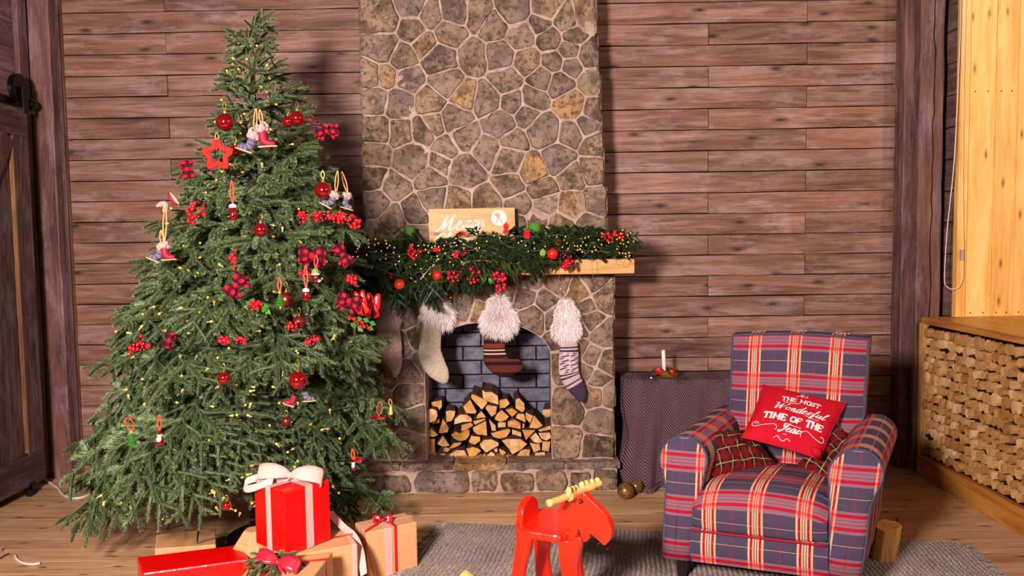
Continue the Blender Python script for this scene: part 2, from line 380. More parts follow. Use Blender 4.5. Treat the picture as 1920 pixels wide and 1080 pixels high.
t, sp, n, c = bands('striped_brown_knit', [(0, '2c1410'), (.08, '6a3018'), (.2, '241028'), (.3, '70301a'), (.40, '2a141c'), (.43, 'd4a488'), (.46, '2a141c'), (.51, 'd4a488'), (.54, '30181c'), (.62, '5e2c1a'), (.7, '22101c'), (.78, '5a2a1c'), (.93, '2c1414')], 4.4)
M['brownknit'] = t.out(c, n.outputs[0], .5, .003)
t, sp, n, c = bands('nordic_grey_knit', [(0, 'b49aa0'), (.1, '3c3244'), (.13, 'c4a8ac'), (.16, '3c3244'), (.2, 'c4a8ac'), (.62, '3c3244'), (.645, 'c4a8ac'), (.67, '3c3244'), (.7, 'b89ca4'), (.8, '4a3e50'), (.83, 'b89ca4'), (.88, '3c3244')], 3.9)
u, v = sp.outputs[0], sp.outputs[1]
pat = t.math('MULTIPLY', t.math('SINE', t.math('MULTIPLY', u, 60)), t.math('SINE', t.math('MULTIPLY', v, 150)))
pat2 = t.math('SINE', t.math('MULTIPLY', t.math('ADD', u, t.math('MULTIPLY', v, 3.0)), 130))
ff = t.math('GREATER_THAN', t.math('MULTIPLY', pat, pat2), .12)
inb = t.math('MULTIPLY', t.math('GREATER_THAN', v, .055), t.math('LESS_THAN', v, .155))
M['nordic'] = t.out(t.mix(t.math('MULTIPLY', ff, inb), c, srgb('44384c')), n.outputs[0], .5, .003)
def rugmat():
    t = NT('grey_woven_rug', .9, .1)
    n = t.n('TexNoise', None, Vector=t.coords(), Scale=140, Detail=4); n2 = t.n('TexNoise', None, Vector=t.coords(), Scale=6, Detail=3)
    f = t.math('ADD', t.math('MULTIPLY', n.outputs[0], .75), t.math('MULTIPLY', n2.outputs[0], .25))
    return t.out(t.ramp(f, [(.33, srgb('6a5a52')), (.5, srgb('8f7f76')), (.68, srgb('b4a49a'))]).outputs[0], n.outputs[0], .4, .003)
M['rug'] = rugmat()
M['red_cloth'] = (lambda t: t.out(t.mix(t.n('TexNoise', None, Vector=t.coords(), Scale=300).outputs[0], srgb('a4081c'), srgb('c00e24')), t.n('TexNoise', None, Vector=t.coords(), Scale=260).outputs[0], .3, .002))(NT('red_cushion_cloth', .8, .15))
M['scotch'] = plaid('boot_check', '2a2438', .014, [(0, '2a2438', 0), (.5, '8a7e96', .6)], [(0, '2a2438', 0), (.5, '8a7e96', .6)])
M['boot_red'] = plain('boot_red_cloth', '8c1030', .6, .3)
M['boot_sole'] = plain('boot_sole', 'd8a070', .6, .3)
M['brownfelt'] = plain('brown_felt', '6a2c1c', .8, .2)
# ------------------------------------------------------------------ room shell
WY = 4.22                                            # face of the back wall planks
XL = P(128, 200, WY).x - .02; XR = P(1697, 200, WY).x + .03
LX = -2.63                                           # left side wall
RX = 2.24
fl = obj('floor', MB().box((LX - .4, .2, -.08), (3.6, WY + .2, -.022)), M['gapdark'], kind='structure')
bw = .118; row = 0; y = 1.0
while y < WY + .1:
    x = LX - .3 - R.uniform(0, 1.2)
    while x < 3.5:
        L = R.uniform(1.9, 2.9); x1 = min(x + L, 3.55); x0 = max(x, LX - .35)
        if x1 > x0 + .05: obj('plank', MB().box((x0 + .0006, y + .0008, -.022), (x1 - .0006, min(y + bw, WY + .15) - .0008, R.uniform(-.0008, 0))), M['floor'], fl, bevel=.0008)
        x += L
    y += bw
wb = obj('wall_back', MB().box((LX - .35, WY + .026, -.05), (2.9, WY + .12, 3.1)), M['gapdark'], kind='structure')
pz = .1131; z0 = P(150, 379, WY).z - 14 * pz
JA = [P(320, 300, WY).x, P(830, 300, WY).x, P(1328, 300, WY).x]; JB = [P(503, 300, WY).x, P(1012, 300, WY).x, P(1511, 300, WY).x]
k = 0
while z0 + k * pz < 3.0:
    za, zb = z0 + k*pz, z0 + (k+1)*pz
    if zb > 0.0:
        js = [XL] + (JA if k % 2 == 1 else JB) + [XR]
        for a, b in zip(js, js[1:]):
            m = MB(); n = max(2, int((b - a) / .22)); fr = WY - R.uniform(0, .004); vs = []
            w = [R.uniform(-.0035, .0035) for _ in range(2 * n + 2)]
            for i in range(n + 1):
                x = a + .0015 + (b - a - .003) * i / n; dy = R.uniform(-.0015, .0015)
                vs += [(x, fr + dy, max(za, -.01) + .0025 + w[i]*.7), (x, fr + dy, zb - .0022 + w[n+1+i]*.5), (x, WY + .03, zb - .0022 + w[n+1+i]*.5), (x, WY + .03, max(za, -.01) + .0025 + w[i]*.7)]
            fs = [(0, 1, 2, 3), (n*4+3, n*4+2, n*4+1, n*4)]
            for i in range(n):
                for q in range(4): fs.append((i*4+q, (i+1)*4+q, (i+1)*4+(q+1) % 4, i*4+(q+1) % 4))
            m.add(vs, fs); obj('plank', m, M['wall'], wb, bevel=.0016)
    k += 1
# left side wall, planks running towards the camera
wl = obj('wall_left', MB().box((LX - .14, .3, -.05), (LX - .026, WY + .1, 3.1)), M['gapdark'], kind='structure')
k = 0
while k * .128 < 2.98:
    ys = [.35, 2.1, 3.05, WY + .02]
    if k % 2: ys = [.35, 1.5, 2.6, WY + .02]
    for a, b in zip(ys, ys[1:]):
        obj('plank', MB().box((LX - .03, a + .001, k*.128 + .002), (LX + R.uniform(-.003, 0), b - .001, (k+1)*.128 - .001)), M['wall_y'], wl, bevel=.003)
    k += 1
def post(name, x0, x1, yf, yb, mat, z1=3.05, crack=0):
    m = MB(); n = 26; vs = []; seg = 5; pr = []
    for i in range(n + 1):
        z = z1 * i / n; j = [R.uniform(-.003, .003) for _ in range(4)]
        vs += [(x0 + j[0], yf + j[1]*.6, z), (x1 + j[2], yf + j[3]*.6, z), (x1 + j[2], yb, z), (x0 + j[0], yb, z)]
    fs = [(3, 2, 1, 0), (n*4, n*4+1, n*4+2, n*4+3)]
    for i in range(n):
        for q in range(4): fs.append((i*4+q, i*4+(q+1) % 4, (i+1)*4+(q+1) % 4, (i+1)*4+q))
    m.add(vs, fs); o = obj(name, m, mat, kind='structure', bevel=.006)
    if crack:
        xc_ = lerp(x0, x1, crack); pts = [(xc_ + R.uniform(-.006, .006), yf - .001, z1*i/40) for i in range(41)]
        obj('drying_crack', MB().tube(pts, .0028, 5, flat=.6), M['gapdark'], o)
    return o
pL0 = P(60, 200, 4.12).x - .004; pL1 = P(99, 200, 4.12).x
post('trim_1', pL0 - .0, pL1, 4.12, WY + .05, M['post'])                       # left corner post
obj('trim_2', MB().box((LX - .0, 4.05, 0), (LX + .03, 4.13, 3.05)), M['post'], kind='structure', bevel=.005)
obj('trim_3', MB().box((pL1 - .01, 4.18, 0), (pL1 + .016, WY + .03, 3.05)), M['door'], kind='structure', bevel=.004)
obj('trim_4', MB().box((pL1 + .017, 4.195, 0), (XL + .006, WY + .03, 3.05)), M['post_warm'], kind='structure', bevel=.004)
q0 = P(1693, 300, 4.12).x; q1 = P(1711, 300, 4.12).x; q2 = P(1764, 300, 4.08).x
obj('trim_5', MB().box((XR - .05, 4.175, 0), (q0 + .01, WY + .03, 3.05)), M['post_warm'], kind='structure', bevel=.003)
post('trim_6', q0, q1 + .01, 4.12, WY + .03, M['post'])
post('trim_7', q1, q2, 4.06, WY + .05, M['post'], crack=.58)
# narrow side return of planks behind the yellow panelling
wr = obj('wall_right', MB().box((q2 - .02, 4.23, -.05), (q2 + .2, WY + .1, 3.1)), M['gapdark'], kind='structure')
xr0 = P(1766, 300, 4.16).x; xr1 = P(1797, 300, 4.0).x
k = 0
while k * .166 < 2.95:
    za, zb = k*.166 + .002, (k+1)*.166 - .002
    j = R.uniform(-.004, .004)
    obj('plank', MB().hexa([(xr0, 4.19+j, za), (xr1+.03, 3.99+j, za), (xr1+.05, 4.03, za), (xr0+.03, 4.22, za), (xr0, 4.19+j, zb), (xr1+.03, 3.99+j, zb), (xr1+.05, 4.03, zb), (xr0+.03, 4.22, zb)]), M['wall_y'], wr, bevel=.003)
    k += 1
# half-height wall faced with wood slices
hx = P(1729, 700, 4.02).x; hy = 4.02; ht = P(1731, 594, 4.02).z
low = obj('wall_right', MB().box((hx + .012, 1.0, 0), (hx + .10, hy, ht - .05)), M['gapdark'], kind='structure')
obj('ledge', MB().box((hx - .012, 1.0, ht - .034), (3.5, hy + .0, ht)), M['ledge'], low, bevel=.003)
obj('base_board', MB().box((hx - .02, 1.0, 0), (hx + .013, hy, .115)), M['ledge'], low, bevel=.003)
obj('corner_board', MB().box((hx - .014, hy - .022, .11), (hx + .02, hy + .01, ht - .03)), M['stumpw'], low, bevel=.002)
n = 0; rest = MB(); rr = random.Random(3)
ya = hy - .02
cells = []
zz = .125; rowi = 0
while zz < ht - .05:
    yy = ya - rr.uniform(0, .03); h = rr.uniform(.036, .052)
    while yy > 2.45:
        w = rr.uniform(.024, .05); cells.append((yy - w/2, zz + h/2 + rr.uniform(-.008, .008), w, h*rr.uniform(.9, 1.2))); yy -= w * 1.10
    zz += h * 1.08
cells.sort(key=lambda c: -c[0])
vis = [c for c in cells if c[0] > 3.0]
keepi = set(rr.sample(range(len(vis)), min(300, len(vis))))
for i, (cy, cz, w, h) in enumerate(cells):
    cz = min(max(cz, .125 + h/2), ht - .045 - h/2)
    kk = rr.randint(6, 9); poly = []; ph = rr.uniform(0, 6); cut = rr.random() < .35
    dx = rr.uniform(.003, .024); tl = rr.uniform(-.12, .12)
    for q in range(kk):
        a = ph + 2*math.pi*q/kk; e = rr.uniform(.82, 1.12)
        if cut and math.cos(a) > .3: e *= .65
        yv = cy + .5*w*math.cos(a)*e; zv = cz + .5*h*math.sin(a)*e
        poly.append((hx - dx + (yv-cy)*tl, yv, zv))
    m = MB().prism(poly[::-1], (.014 + dx, 0, 0))
    if i < len(vis) and i in keepi: obj('wood_slice', m, M['slice'], low)
    else: rest.add(m.v, m.f)
obj('wood_slices', rest, M['slice'], low, kind='stuff')
# yellow pine panelling standing on the ledge
py_ = 4.0
wp = obj('wall_front_pine', MB().box((xr1 + .07, py_ + .022, ht - .02), (3.5, py_ + .08, 3.1)), M['gapdark'], kind='structure'); wp.name = 'wall_right'
e0 = P(1797, 300, py_ - .012).x
xs = [e0, P(1813, 300, py_).x, P(1864, 300, py_).x, P(1906, 300, py_).x] + [P(1906, 300, py_).x + .122*i for i in range(1, 9)]
for i, (a, b) in enumerate(zip(xs, xs[1:])):
    obj('plank', MB().box((a + .0008, py_ - (.014 if i == 0 else 0), ht), (b - .0008, py_ + .022, 3.08)), M['pine'], wp, bevel=.0015)
    if i:
        for zz in (P(1850, 171, py_).z, ht + .02):
            for f in (.25, .72):
                obj('nail_head', MB().lathe([(.0035, 0), (.0035, .0015)], 8, (lerp(a, b, f), py_, zz), (0, -1, 0)), M['iron'], wp)
# pull cord hanging beside the panelling
cdp = [P(1803, -40, 3.97), P(1799, 100, 3.97), P(1789, 300, 3.97), P(1776, 430, 3.97), P(1771, 520, 3.97), P(1776, 538, 3.97), P(1790, 542, 3.965), P(1802, 530, 3.96), P(1806, 490, 3.96), P(1805, 300, 3.97), P(1808, 100, 3.97), P(1812, -40, 3.97)]
o = obj('pull_cord', MB().tube(cr(cdp, 8), .0022, 6), M['white_cable'], smooth=True)
tag(o, 'thin white looped pull cord hanging beside the yellow pine boards', 'cord')
obj('cord_tensioner', MB().box(tuple(P(1803.5, 488, 3.955) + Vector((-.004, 0, 0))), tuple(P(1803.5, 468, 3.965) + Vector((.005, 0.004, 0)))), M['socket'], o, bevel=.001)
# ------------------------------------------------------------------ barn door on the left
DX = -2.50
yf_ = 3.93; z0d = .055; z1d = PX(70, 211, DX).z
def P_d(px, py): return PX(px, py, DX)
door = empty('door_1', (DX, 3.3, 0), kind='structure')
yn = 2.55; w = yf_ - yn
yy = yn
while yy < yf_ - .01:
    b = min(yy + .13, yf_); obj('plank', MB().box((DX - .045, yy + .001, z0d + .02), (DX - .02 + R.uniform(-.003, .001), b - .001, z1d - .02)), M['door'], door, bevel=.002); yy = b
def rail(name, y0, y1, za, zb, mt): return obj(name, MB().box((DX - .022, y0, za), (DX, y1, zb)), mt, door, bevel=.003)
rail('top_rail', yn, yf_, z1d - .14, z1d, M['door_y'])
rail('bottom_rail', yn, yf_, z0d, z0d + .16, M['door_y'])
rail('stile', yf_ - .12, yf_, z0d + .16, z1d - .14, M['door'])
rail('stile', yn, yn + .12, z0d + .16, z1d - .14, M['door'])
# steep brace from the far bottom up to the near top and its mate
def brace(a, b, wd):
    a = Vector(a); b = Vector(b); d = (b - a).normalized(); nn = Vector((0, -d.z, d.y)) * wd / 2
    obj('brace', MB().prism([a + nn, a - nn, b - nn, b + nn], (.024, 0, 0)), M['door'], door, bevel=.003)
pa = P_d(48, 262); pb = P_d(-10, 780)
brace((DX - .022, yf_ - .15, z1d - .15), (DX - .022, yn + .16, z0d + .17), .10)
obj('light_chamfer', MB().box((DX - .02, yf_ - .128, z0d + .17), (DX + .001, yf_ - .12, z1d - .15)), M['post_warm'], door)
# casters
for cy in (yf_ - .12, yn + .2):
    obj('caster_wheel', MB().lathe([(.006, -.012), (.03, -.012), (.034, -.008), (.034, .008), (.03, .012), (.006, .012)], 20, (DX - .01, cy, .034), (1, 0, 0)), M['iron'], door, smooth=False)
    obj('caster_bracket', MB().box((DX - .03, cy - .012, .034), (DX - .024, cy + .012, .075)).box((DX + .004, cy - .012, .034), (DX + .01, cy + .012, .075)), M['iron'], door)
# sliding rail and its wheel
rl = empty('sliding_door_rail', (DX, 3.6, z1d), 'black iron sliding rail with roller wheel above the barn door', 'door rail')
obj('track', MB().box((DX - .06, 1.6, z1d + .02), (DX - .045, 4.02, z1d + .055)), M['iron'], rl, bevel=.002)
wc = PX(35, 166, DX - .03)
obj('roller_wheel', MB().lathe([(.012, -.014), (.066, -.014), (.074, -.01), (.066, 0), (.074, .01), (.066, .014), (.012, .014)], 28, wc, (1, 0, 0)), M['iron'], rl)
obj('roller_strap', MB().box((DX - .005, wc.y - .022, z1d - .02), (DX + .004, wc.y + .022, wc.z + .01)), M['iron'], rl, bevel=.002)
ec = PX(57, 196, DX - .03)
obj('rail_end_stop', MB().ball(ec, .03, 14), M['iron'], rl, smooth=True)
obj('axle_bolt', MB().lathe([(.014, 0), (.014, .02), (.008, .026)], 8, wc, (1, 0, 0)), M['iron'], rl)
# ------------------------------------------------------------------ fireplace
def clip(poly, nx, nz, c):
    out = []; n = len(poly)
    for i in range(n):
        a, b = poly[i], poly[(i+1) % n]; da = nx*a[0] + nz*a[1] - c; db = nx*b[0] + nz*b[1] - c
        if da <= 0: out.append(a)
        if da * db < 0: t = da / (da - db); out.append((a[0] + (b[0]-a[0])*t, a[1] + (b[1]-a[1])*t))
    return out
def power_cells(pts, bound):
    res = []
    for i, (x, z, r) in enumerate(pts):
        poly = list(bound)
        for j, (x2, z2, r2) in enumerate(pts):
            if i == j or not poly: continue
            dx, dz = x2-x, z2-z; c = (x2*x2 + z2*z2 - r2*r2 - x*x - z*z + r*r) / 2
            if math.hypot(dx, dz) > .9: continue
            poly = clip(poly, dx, dz, c)
        res.append(poly)
    return res
def shrink(poly, g):
    n = len(poly); cx = sum(p[0] for p in poly)/n; cz = sum(p[1] for p in poly)/n; out = list(poly)
    A = sum(poly[i][0]*poly[(i+1) % n][1] - poly[(i+1) % n][0]*poly[i][1] for i in range(n))
    s = 1 if A > 0 else -1
    for i in range(n):
        a, b = poly[i], poly[(i+1) % n]; dx, dz = b[0]-a[0], b[1]-a[1]; L = math.hypot(dx, dz)
        if L < 1e-5: continue
        nx, nz = s*dz/L, -s*dx/L; out = clip(out, nx, nz, nx*a[0] + nz*a[1] - g)
        if len(out) < 3: return []
    return out
def roundpoly(poly, rng, jit=.006, inside=None):
    pts = []; n = len(poly)
    for i in range(n):
        a, b = Vector((poly[i][0], 0, poly[i][1])), Vector((poly[(i+1) % n][0], 0, poly[(i+1) % n][1]))
        L = (b-a).length
        if L < .010: pts.append((a+b)/2); continue
        k = min(.008, L*.25) / L
        pts.append(a.lerp(b, k)); 
        if L > .06:
            for q in range(1, int(L/.035)): pts.append(a.lerp(b, q/int(L/.035)) + Vector((rng.uniform(-jit, jit), 0, rng.uniform(-jit, jit))))
        pts.append(a.lerp(b, 1-k))
    return pts
def stone(poly2, yf, depth, parent, rng, name='stone', avoid=None, proud=None):
    pts = roundpoly(poly2, rng)
    if avoid: pts = [avoid(p) for p in pts]
    if len(pts) < 4: return
    c = sum(pts, Vector()) / len(pts)
    pr = rng.uniform(.004, .018) if proud is None else proud
    tx, tz = rng.uniform(-.06, .06), rng.uniform(-.06, .06)
    def ring(s, y, j):
        out = []
        for p in pts:
            q = c + (p - c) * s
            out.append(Vector((q.x, y + (tx*(q.x-c.x) + tz*(q.z-c.z)) * (1 if s < 1 else .5) + rng.uniform(-j, j), q.z)))
        return out
    rings = [ring(1.0, yf + .012, 0), ring(1.0, yf - pr*.3, .001), ring(.93, yf - pr*.85, .0015), ring(.62, yf - pr, .003), ring(.25, yf - pr, .002)]
    n = len(pts); vs = [v for r_ in rings for v in r_]
    fs = [tuple(range(n))]
    for i in range(len(rings)-1):
        for k in range(n): fs.append((i*n+k, (i+1)*n+k, (i+1)*n+(k+1) % n, i*n+(k+1) % n))
    fs.append(tuple(range((len(rings)-1)*n, len(rings)*n))[::-1])
    m = MB(); m.add(vs, fs)
    # make normals face the room
    A = sum(pts[i].x*pts[(i+1) % n].z - pts[(i+1) % n].x*pts[i].z for i in range(n))
    if A < 0: m.f = [f[::-1] for f in m.f]
    m.f = [f[::-1] for f in m.f] if A > 0 else m.f
    o = obj(name, m, M['stone'], parent, smooth=True)
    o.data.set_sharp_from_angle(angle=.7); return o
fp = empty('fireplace', (P(915, 900, 4.0).x, 4.0, 0), 'tall stone fireplace and chimney with an arched firebox and a pale oak mantel beam', 'fireplace')
YU, YF, YH = 3.94, 3.85, 3.79        # upper face, lower face, hearth face
def up_edge(z):                       # chimney flares slightly downwards
    t = (z - 1.2) / 1.6
    return P(680, 430, YU).x + .012*t, P(1142, 430, YU).x - .075*t
rs = random.Random(11)
upc = []
def U(lst, bx, by, s, Y):
    for X, Z, r in lst:
        p = P(bx + X/s, by + Z/s, Y); upc.append((p.x, p.z, r/s/1440*Y*.55))
U([(235,110,90),(395,40,60),(400,165,75),(500,90,50),(640,70,85),(610,190,85),(770,90,60),(860,150,80),(970,60,100),(1150,50,60),(1120,140,40),(1010,200,90),(1265,120,70),(1375,90,70),(1300,200,50),
(240,270,95),(470,250,50),(340,320,70),(560,340,120),(740,320,95),(890,310,85),(1050,340,75),(1190,350,65),(1170,220,80),(1280,280,45),(1290,375,45),(1395,310,60),
(380,450,75),(590,460,105),(170,430,55),(250,430,40),(925,460,85),(1130,440,60),(1230,470,80),(1410,460,65),(330,580,90),(500,570,80),(690,540,70),(820,560,90),(960,570,55),(1080,560,75),(1290,590,95),(1420,620,65),(190,560,60),
(195,740,70),(640,670,95),(340,750,60),(460,740,60),(520,700,50),(890,700,80),(1050,640,60),(1140,730,110),(1290,750,60),(1380,700,40),(690,770,90),(590,830,40),(400,900,130),(820,850,90),(960,800,40),(700,960,110),(940,900,100),(1220,900,90),(1080,960,80),(1430,820,60),(1420,950,70),(1290,990,60),(190,870,60),(500,1000,60),(180,1000,50),(950,1040,60),(1130,1070,70),(300,1050,60),(550,920,30)], 640, 0, 3, YU)
U([(200,60,60),(300,150,80),(520,40,70),(400,110,60),(650,60,70),(820,60,70),(1000,80,60),(1150,60,60),(1290,80,60),(1440,60,60),(1100,160,60),(1230,190,70),(1400,190,70),(980,170,60),(200,250,70),(400,260,80),(600,220,80),(800,230,80)], 640, 360, 3, YU)
for z in (2.72, 2.9, 3.05):           # courses above the frame
    for i in range(7): upc.append((lerp(-.85, .45, i/6) + rs.uniform(-.05, .05), z + rs.uniform(-.04, .04), .08))
zt = 3.1; xa, xb = up_edge(1.13); xa2, xb2 = up_edge(zt)
bound = [(xa, 1.13), (xb, 1.13), (xb2, zt), (xa2, zt)]
core = MB().prism([(xa+.015, YU - .001, 1.13), (xb-.015, YU - .001, 1.13), (xb2-.015, YU - .001, zt), (xa2+.015, YU - .001, zt)], (0, WY + .1 - YU, 0))
obj('chimney_mortar', core, M['mortar'], fp)
for poly in power_cells(upc, bound):
    if len(poly) > 2:
        s = shrink(poly, rs.uniform(.003, .0065))
        if len(s) > 2 and abs(sum(s[i][0]*s[(i+1) % len(s)][1]-s[(i+1) % len(s)][0]*s[i][1] for i in range(len(s)))) > .0012: stone(s, YU, .03, fp, rs)
# side stones of the chimney (seen only obliquely)
for sx, sg in ((xa, -1), (xb, 1)):
    z = 1.2
    while z < 3.05:
        h = rs.uniform(.1, .2); e = up_edge(z + h/2)[0 if sg < 0 else 1]
        obj('stone', MB().box((e - .02 if sg > 0 else e - rs.uniform(.002, .01), YU + .01, z), (e + rs.uniform(.002, .01) if sg > 0 else e + .02, WY - .005, z + h - .012)), M['stone'], fp, bevel=.008)
        z += h
# lower block with the arched opening
lowx0 = P(672, 700, YF).x; lowx1 = P(1153, 700, YF).x
zh = P(960, 868, YH).z; zm = P(1190, 513, 3.72).z
ox0 = P(799, 800, YF).x; ox1 = P(1034, 800, YF).x; ocx = (ox0+ox1)/2; ow = (ox1-ox0)/2
zs = P(1030, 668, YF).z; za_ = P(915, 604, YF).z
def arch_pts(n=18): return [(ocx + ow*math.cos(math.pi*i/n), zs + (za_-zs)*math.sin(math.pi*i/n)) for i in range(n+1)]
outl = [(lowx1 - .012, zh - .02), (lowx1 - .012, zm), (lowx0, zm), (lowx0, zh - .02), (ox0, zh - .02)] + arch_pts()[::-1] + [(ox1, zh - .02)]
obj('firebox_mortar', MB().prism([(x, YF - .001, z) for x, z in outl], (0, .16, 0)), M['mortar'], fp)
obj('core_block', MB().box((lowx0, YF + .15, 0), (ox0 - .02, WY, zm)).box((ox1 + .02, YF + .15, 0), (lowx1 - .012, WY, zm)).box((ox0 - .03, YF + .15, za_ + .03), (ox1 + .03, WY, zm)), M['mortar'], fp)
lo = []
def Lw(lst, bx, by, s):
    for X, Z, r in lst:
        p = P(bx + X/s, by + Z/s, YF); lo.append((p.x, p.z, r/s/1440*YF*.5))
Lw([(1220,510,70),(1340,560,90),(1060,500,50),(1035,590,60),(1150,620,60),(1400,520,50),(1380,640,45),(1470,600,60),(1400,720,60),(1475,800,70),(1080,700,80),(1200,700,60),(1410,930,45),(1490,960,60),(1370,1010,50),(920,560,70),(690,640,70),(820,560,60),(780,670,50),(600,660,60),(900,680,60),(1440,1050,50),(560,560,80),(400,560,80),(250,560,80),(150,560,60),
 (140,700,80),(260,720,80),(370,700,70),(430,820,70),(330,860,80),(200,880,90),(120,1000,60),(250,1030,80),(380,1010,70),(460,960,50),(1240,830,70),(1250,960,60),(1320,880,50),(1330,760,60)], 640, 360, 3)
Lw([(1270,140,90),(1260,330,100),(1460,210,70),(1440,360,70),(1420,60,50),(1510,60,40),(380,60,60),(420,200,70),(380,330,70),(250,200,80),(200,80,70),(240,360,80),(130,200,60),(130,350,60),(450,400,40)], 640, 720, 3)
def avoid(p):
    g = .004
    if zh - .05 < p.z < zs and ox0 - g < p.x < ox1 + g: p.x = ox0 - g if p.x < ocx else ox1 + g
    elif p.z >= zs:
        dx, dz = (p.x-ocx)/(ow+g), (p.z-zs)/(za_-zs+g); q = math.hypot(dx, dz)
        if q < 1:
            if q < .05: q = .05
            p.x = ocx + dx/q*(ow+g); p.z = zs + dz/q*(za_-zs+g)
    return p
def inside_open(x, z):
    return (ox0 + .01 < x < ox1 - .01 and z < zs) or (z >= zs and math.hypot((x-ocx)/ow, (z-zs)/(za_-zs)) < .93)
lb = [(lowx0, zh - .0), (lowx1, zh - .0), (lowx1, zm - .004), (lowx0, zm - .004)]
for i in range(9):                      # pad the opening so cells stop near its edge
    lo.append((ocx + ow*.55*math.cos(math.pi*i/8), lerp(zs, za_, .45)*1.0 - .03 + .06*math.sin(math.pi*i/8), .02))
    lo.append((ox0 + .10, lerp(zh, zs, i/8), .02)); lo.append((ox1 - .10, lerp(zh, zs, i/8), .02))
for (cx, cz, r), poly in zip(lo, power_cells(lo, lb)):
    if inside_open(cx, cz) or len(poly) < 3: continue
    s = shrink(poly, rs.uniform(.0035, .007))
    if len(s) > 2: stone(s, YF, .03, fp, rs, avoid=avoid)
# right flank of the lower block
z = zh
while z < zm - .05:
    h = rs.uniform(.09, .17); h = min(h, zm - z)
    obj('stone', MB().box((lowx1 - .04, YF + .01, z), (lowx1 + rs.uniform(-.004, .008), WY - .005, z + h - .01)), M['stone'], fp, bevel=.01); z += h
# firebox: slate bricks at the back and on the sides
YB = 4.17
obj('firebox_back', MB().box((ox0 - .03, YB, zh - .02), (ox1 + .03, YB + .02, za_ + .1)), M['gapdark'], fp)
bh = .077; k = 0; z = zh
while z < za_ + .02:
    x = ox0 - .03 - (.1 if k % 2 else 0)
    while x < ox1 + .02:
        x1 = x + .2
        a, b = max(x, ox0 - .03), min(x1, ox1 + .03)
        if b - a > .03:
            o = obj('brick', MB().box((a + .003, YB - R.uniform(.008, .016), z + .003), (b - .003, YB + .005, z + bh - .003)), M['brick'], fp, bevel=.004)
        x = x1
    z += bh; k += 1
for sx in (ox0, ox1):
    z = zh; k = 0
    while z < zs + .03:
        obj('brick', MB().box((sx - .035 if sx < ocx else sx + .001, YF + .17, z + .003), (sx - .001 if sx < ocx else sx + .035, YB, z + bh - .003)), M['brick'], fp, bevel=.003); z += bh
# hearth
hx0 = P(655, 900, YH).x; hx1 = P(1161, 900, YH).x
obj('hearth_core', MB().box((hx0, YH + .006, 0), (hx1 - .01, WY, zh - .012)), M['mortar'], fp)
cs = [(-1.0, .2), (400,150),(600,190),(790,130),(990,190),(1170,170),(1330,130),(1500,120)]
edges = [hx0, P(773, 900, YH).x, P(882, 900, YH).x, P(935, 900, YH).x, P(1003, 900, YH).x, P(1067, 900, YH).x, P(1110, 900, YH).x, hx1]
for a, b in zip(edges, edges[1:]):
    c = (b - a)*.12; z1 = zh - .05 + rs.uniform(-.01, .012)
    stone([(a + .006 + c*rs.random(), .008), (b - .006 - c*rs.random(), .008), (b - .006, .05), (b - .006 - c*rs.random(), z1), (a + .006 + c*rs.random(), z1), (a + .006, .06)], YH, .03, fp, rs, proud=.012)
# thin cap slabs on the hearth
xs2 = [hx0 - .01, P(750, 880, YH).x, P(850, 880, YH).x, P(950, 880, YH).x, P(1060, 880, YH).x, hx1 + .008]
for a, b in zip(xs2, xs2[1:]):
    m = MB(); n = 8; vs = []
    for i in range(n+1):
        x = lerp(a + .003, b - .003, i/n); f = YH - .006 + rs.uniform(-.008, .008); zt_ = zh + rs.uniform(-.003, .003)
        vs += [(x, f, zh - .034 + rs.uniform(-.006, .006)), (x, f + .004, zt_), (x, YF + .34, zt_ - .002), (x, YF + .34, zh - .034)]
    fs = [(0, 3, 2, 1), (n*4, n*4+1, n*4+2, n*4+3)]
    for i in range(n):
        for q in range(4): fs.append((i*4+q, (i+1)*4+q, (i+1)*4+(q+1) % 4, i*4+(q+1) % 4)[::-1])
    m.add(vs, fs); m.f = [f[::-1] for f in m.f]
    obj('stone', m, M['stone'], fp, bevel=.004)
# mantel beam
mx0 = P(690, 500, 3.7).x; mx1 = P(1190, 500, 3.68).x; mz1 = P(1190, 485, 3.68).z; mz0 = P(1190, 513, 3.68).z
obj('mantel_beam', MB().box((mx0, 3.68, mz0), (mx1, YU + .01, mz1)), M['mantelw'], fp, bevel=.005)
MZ = mz1
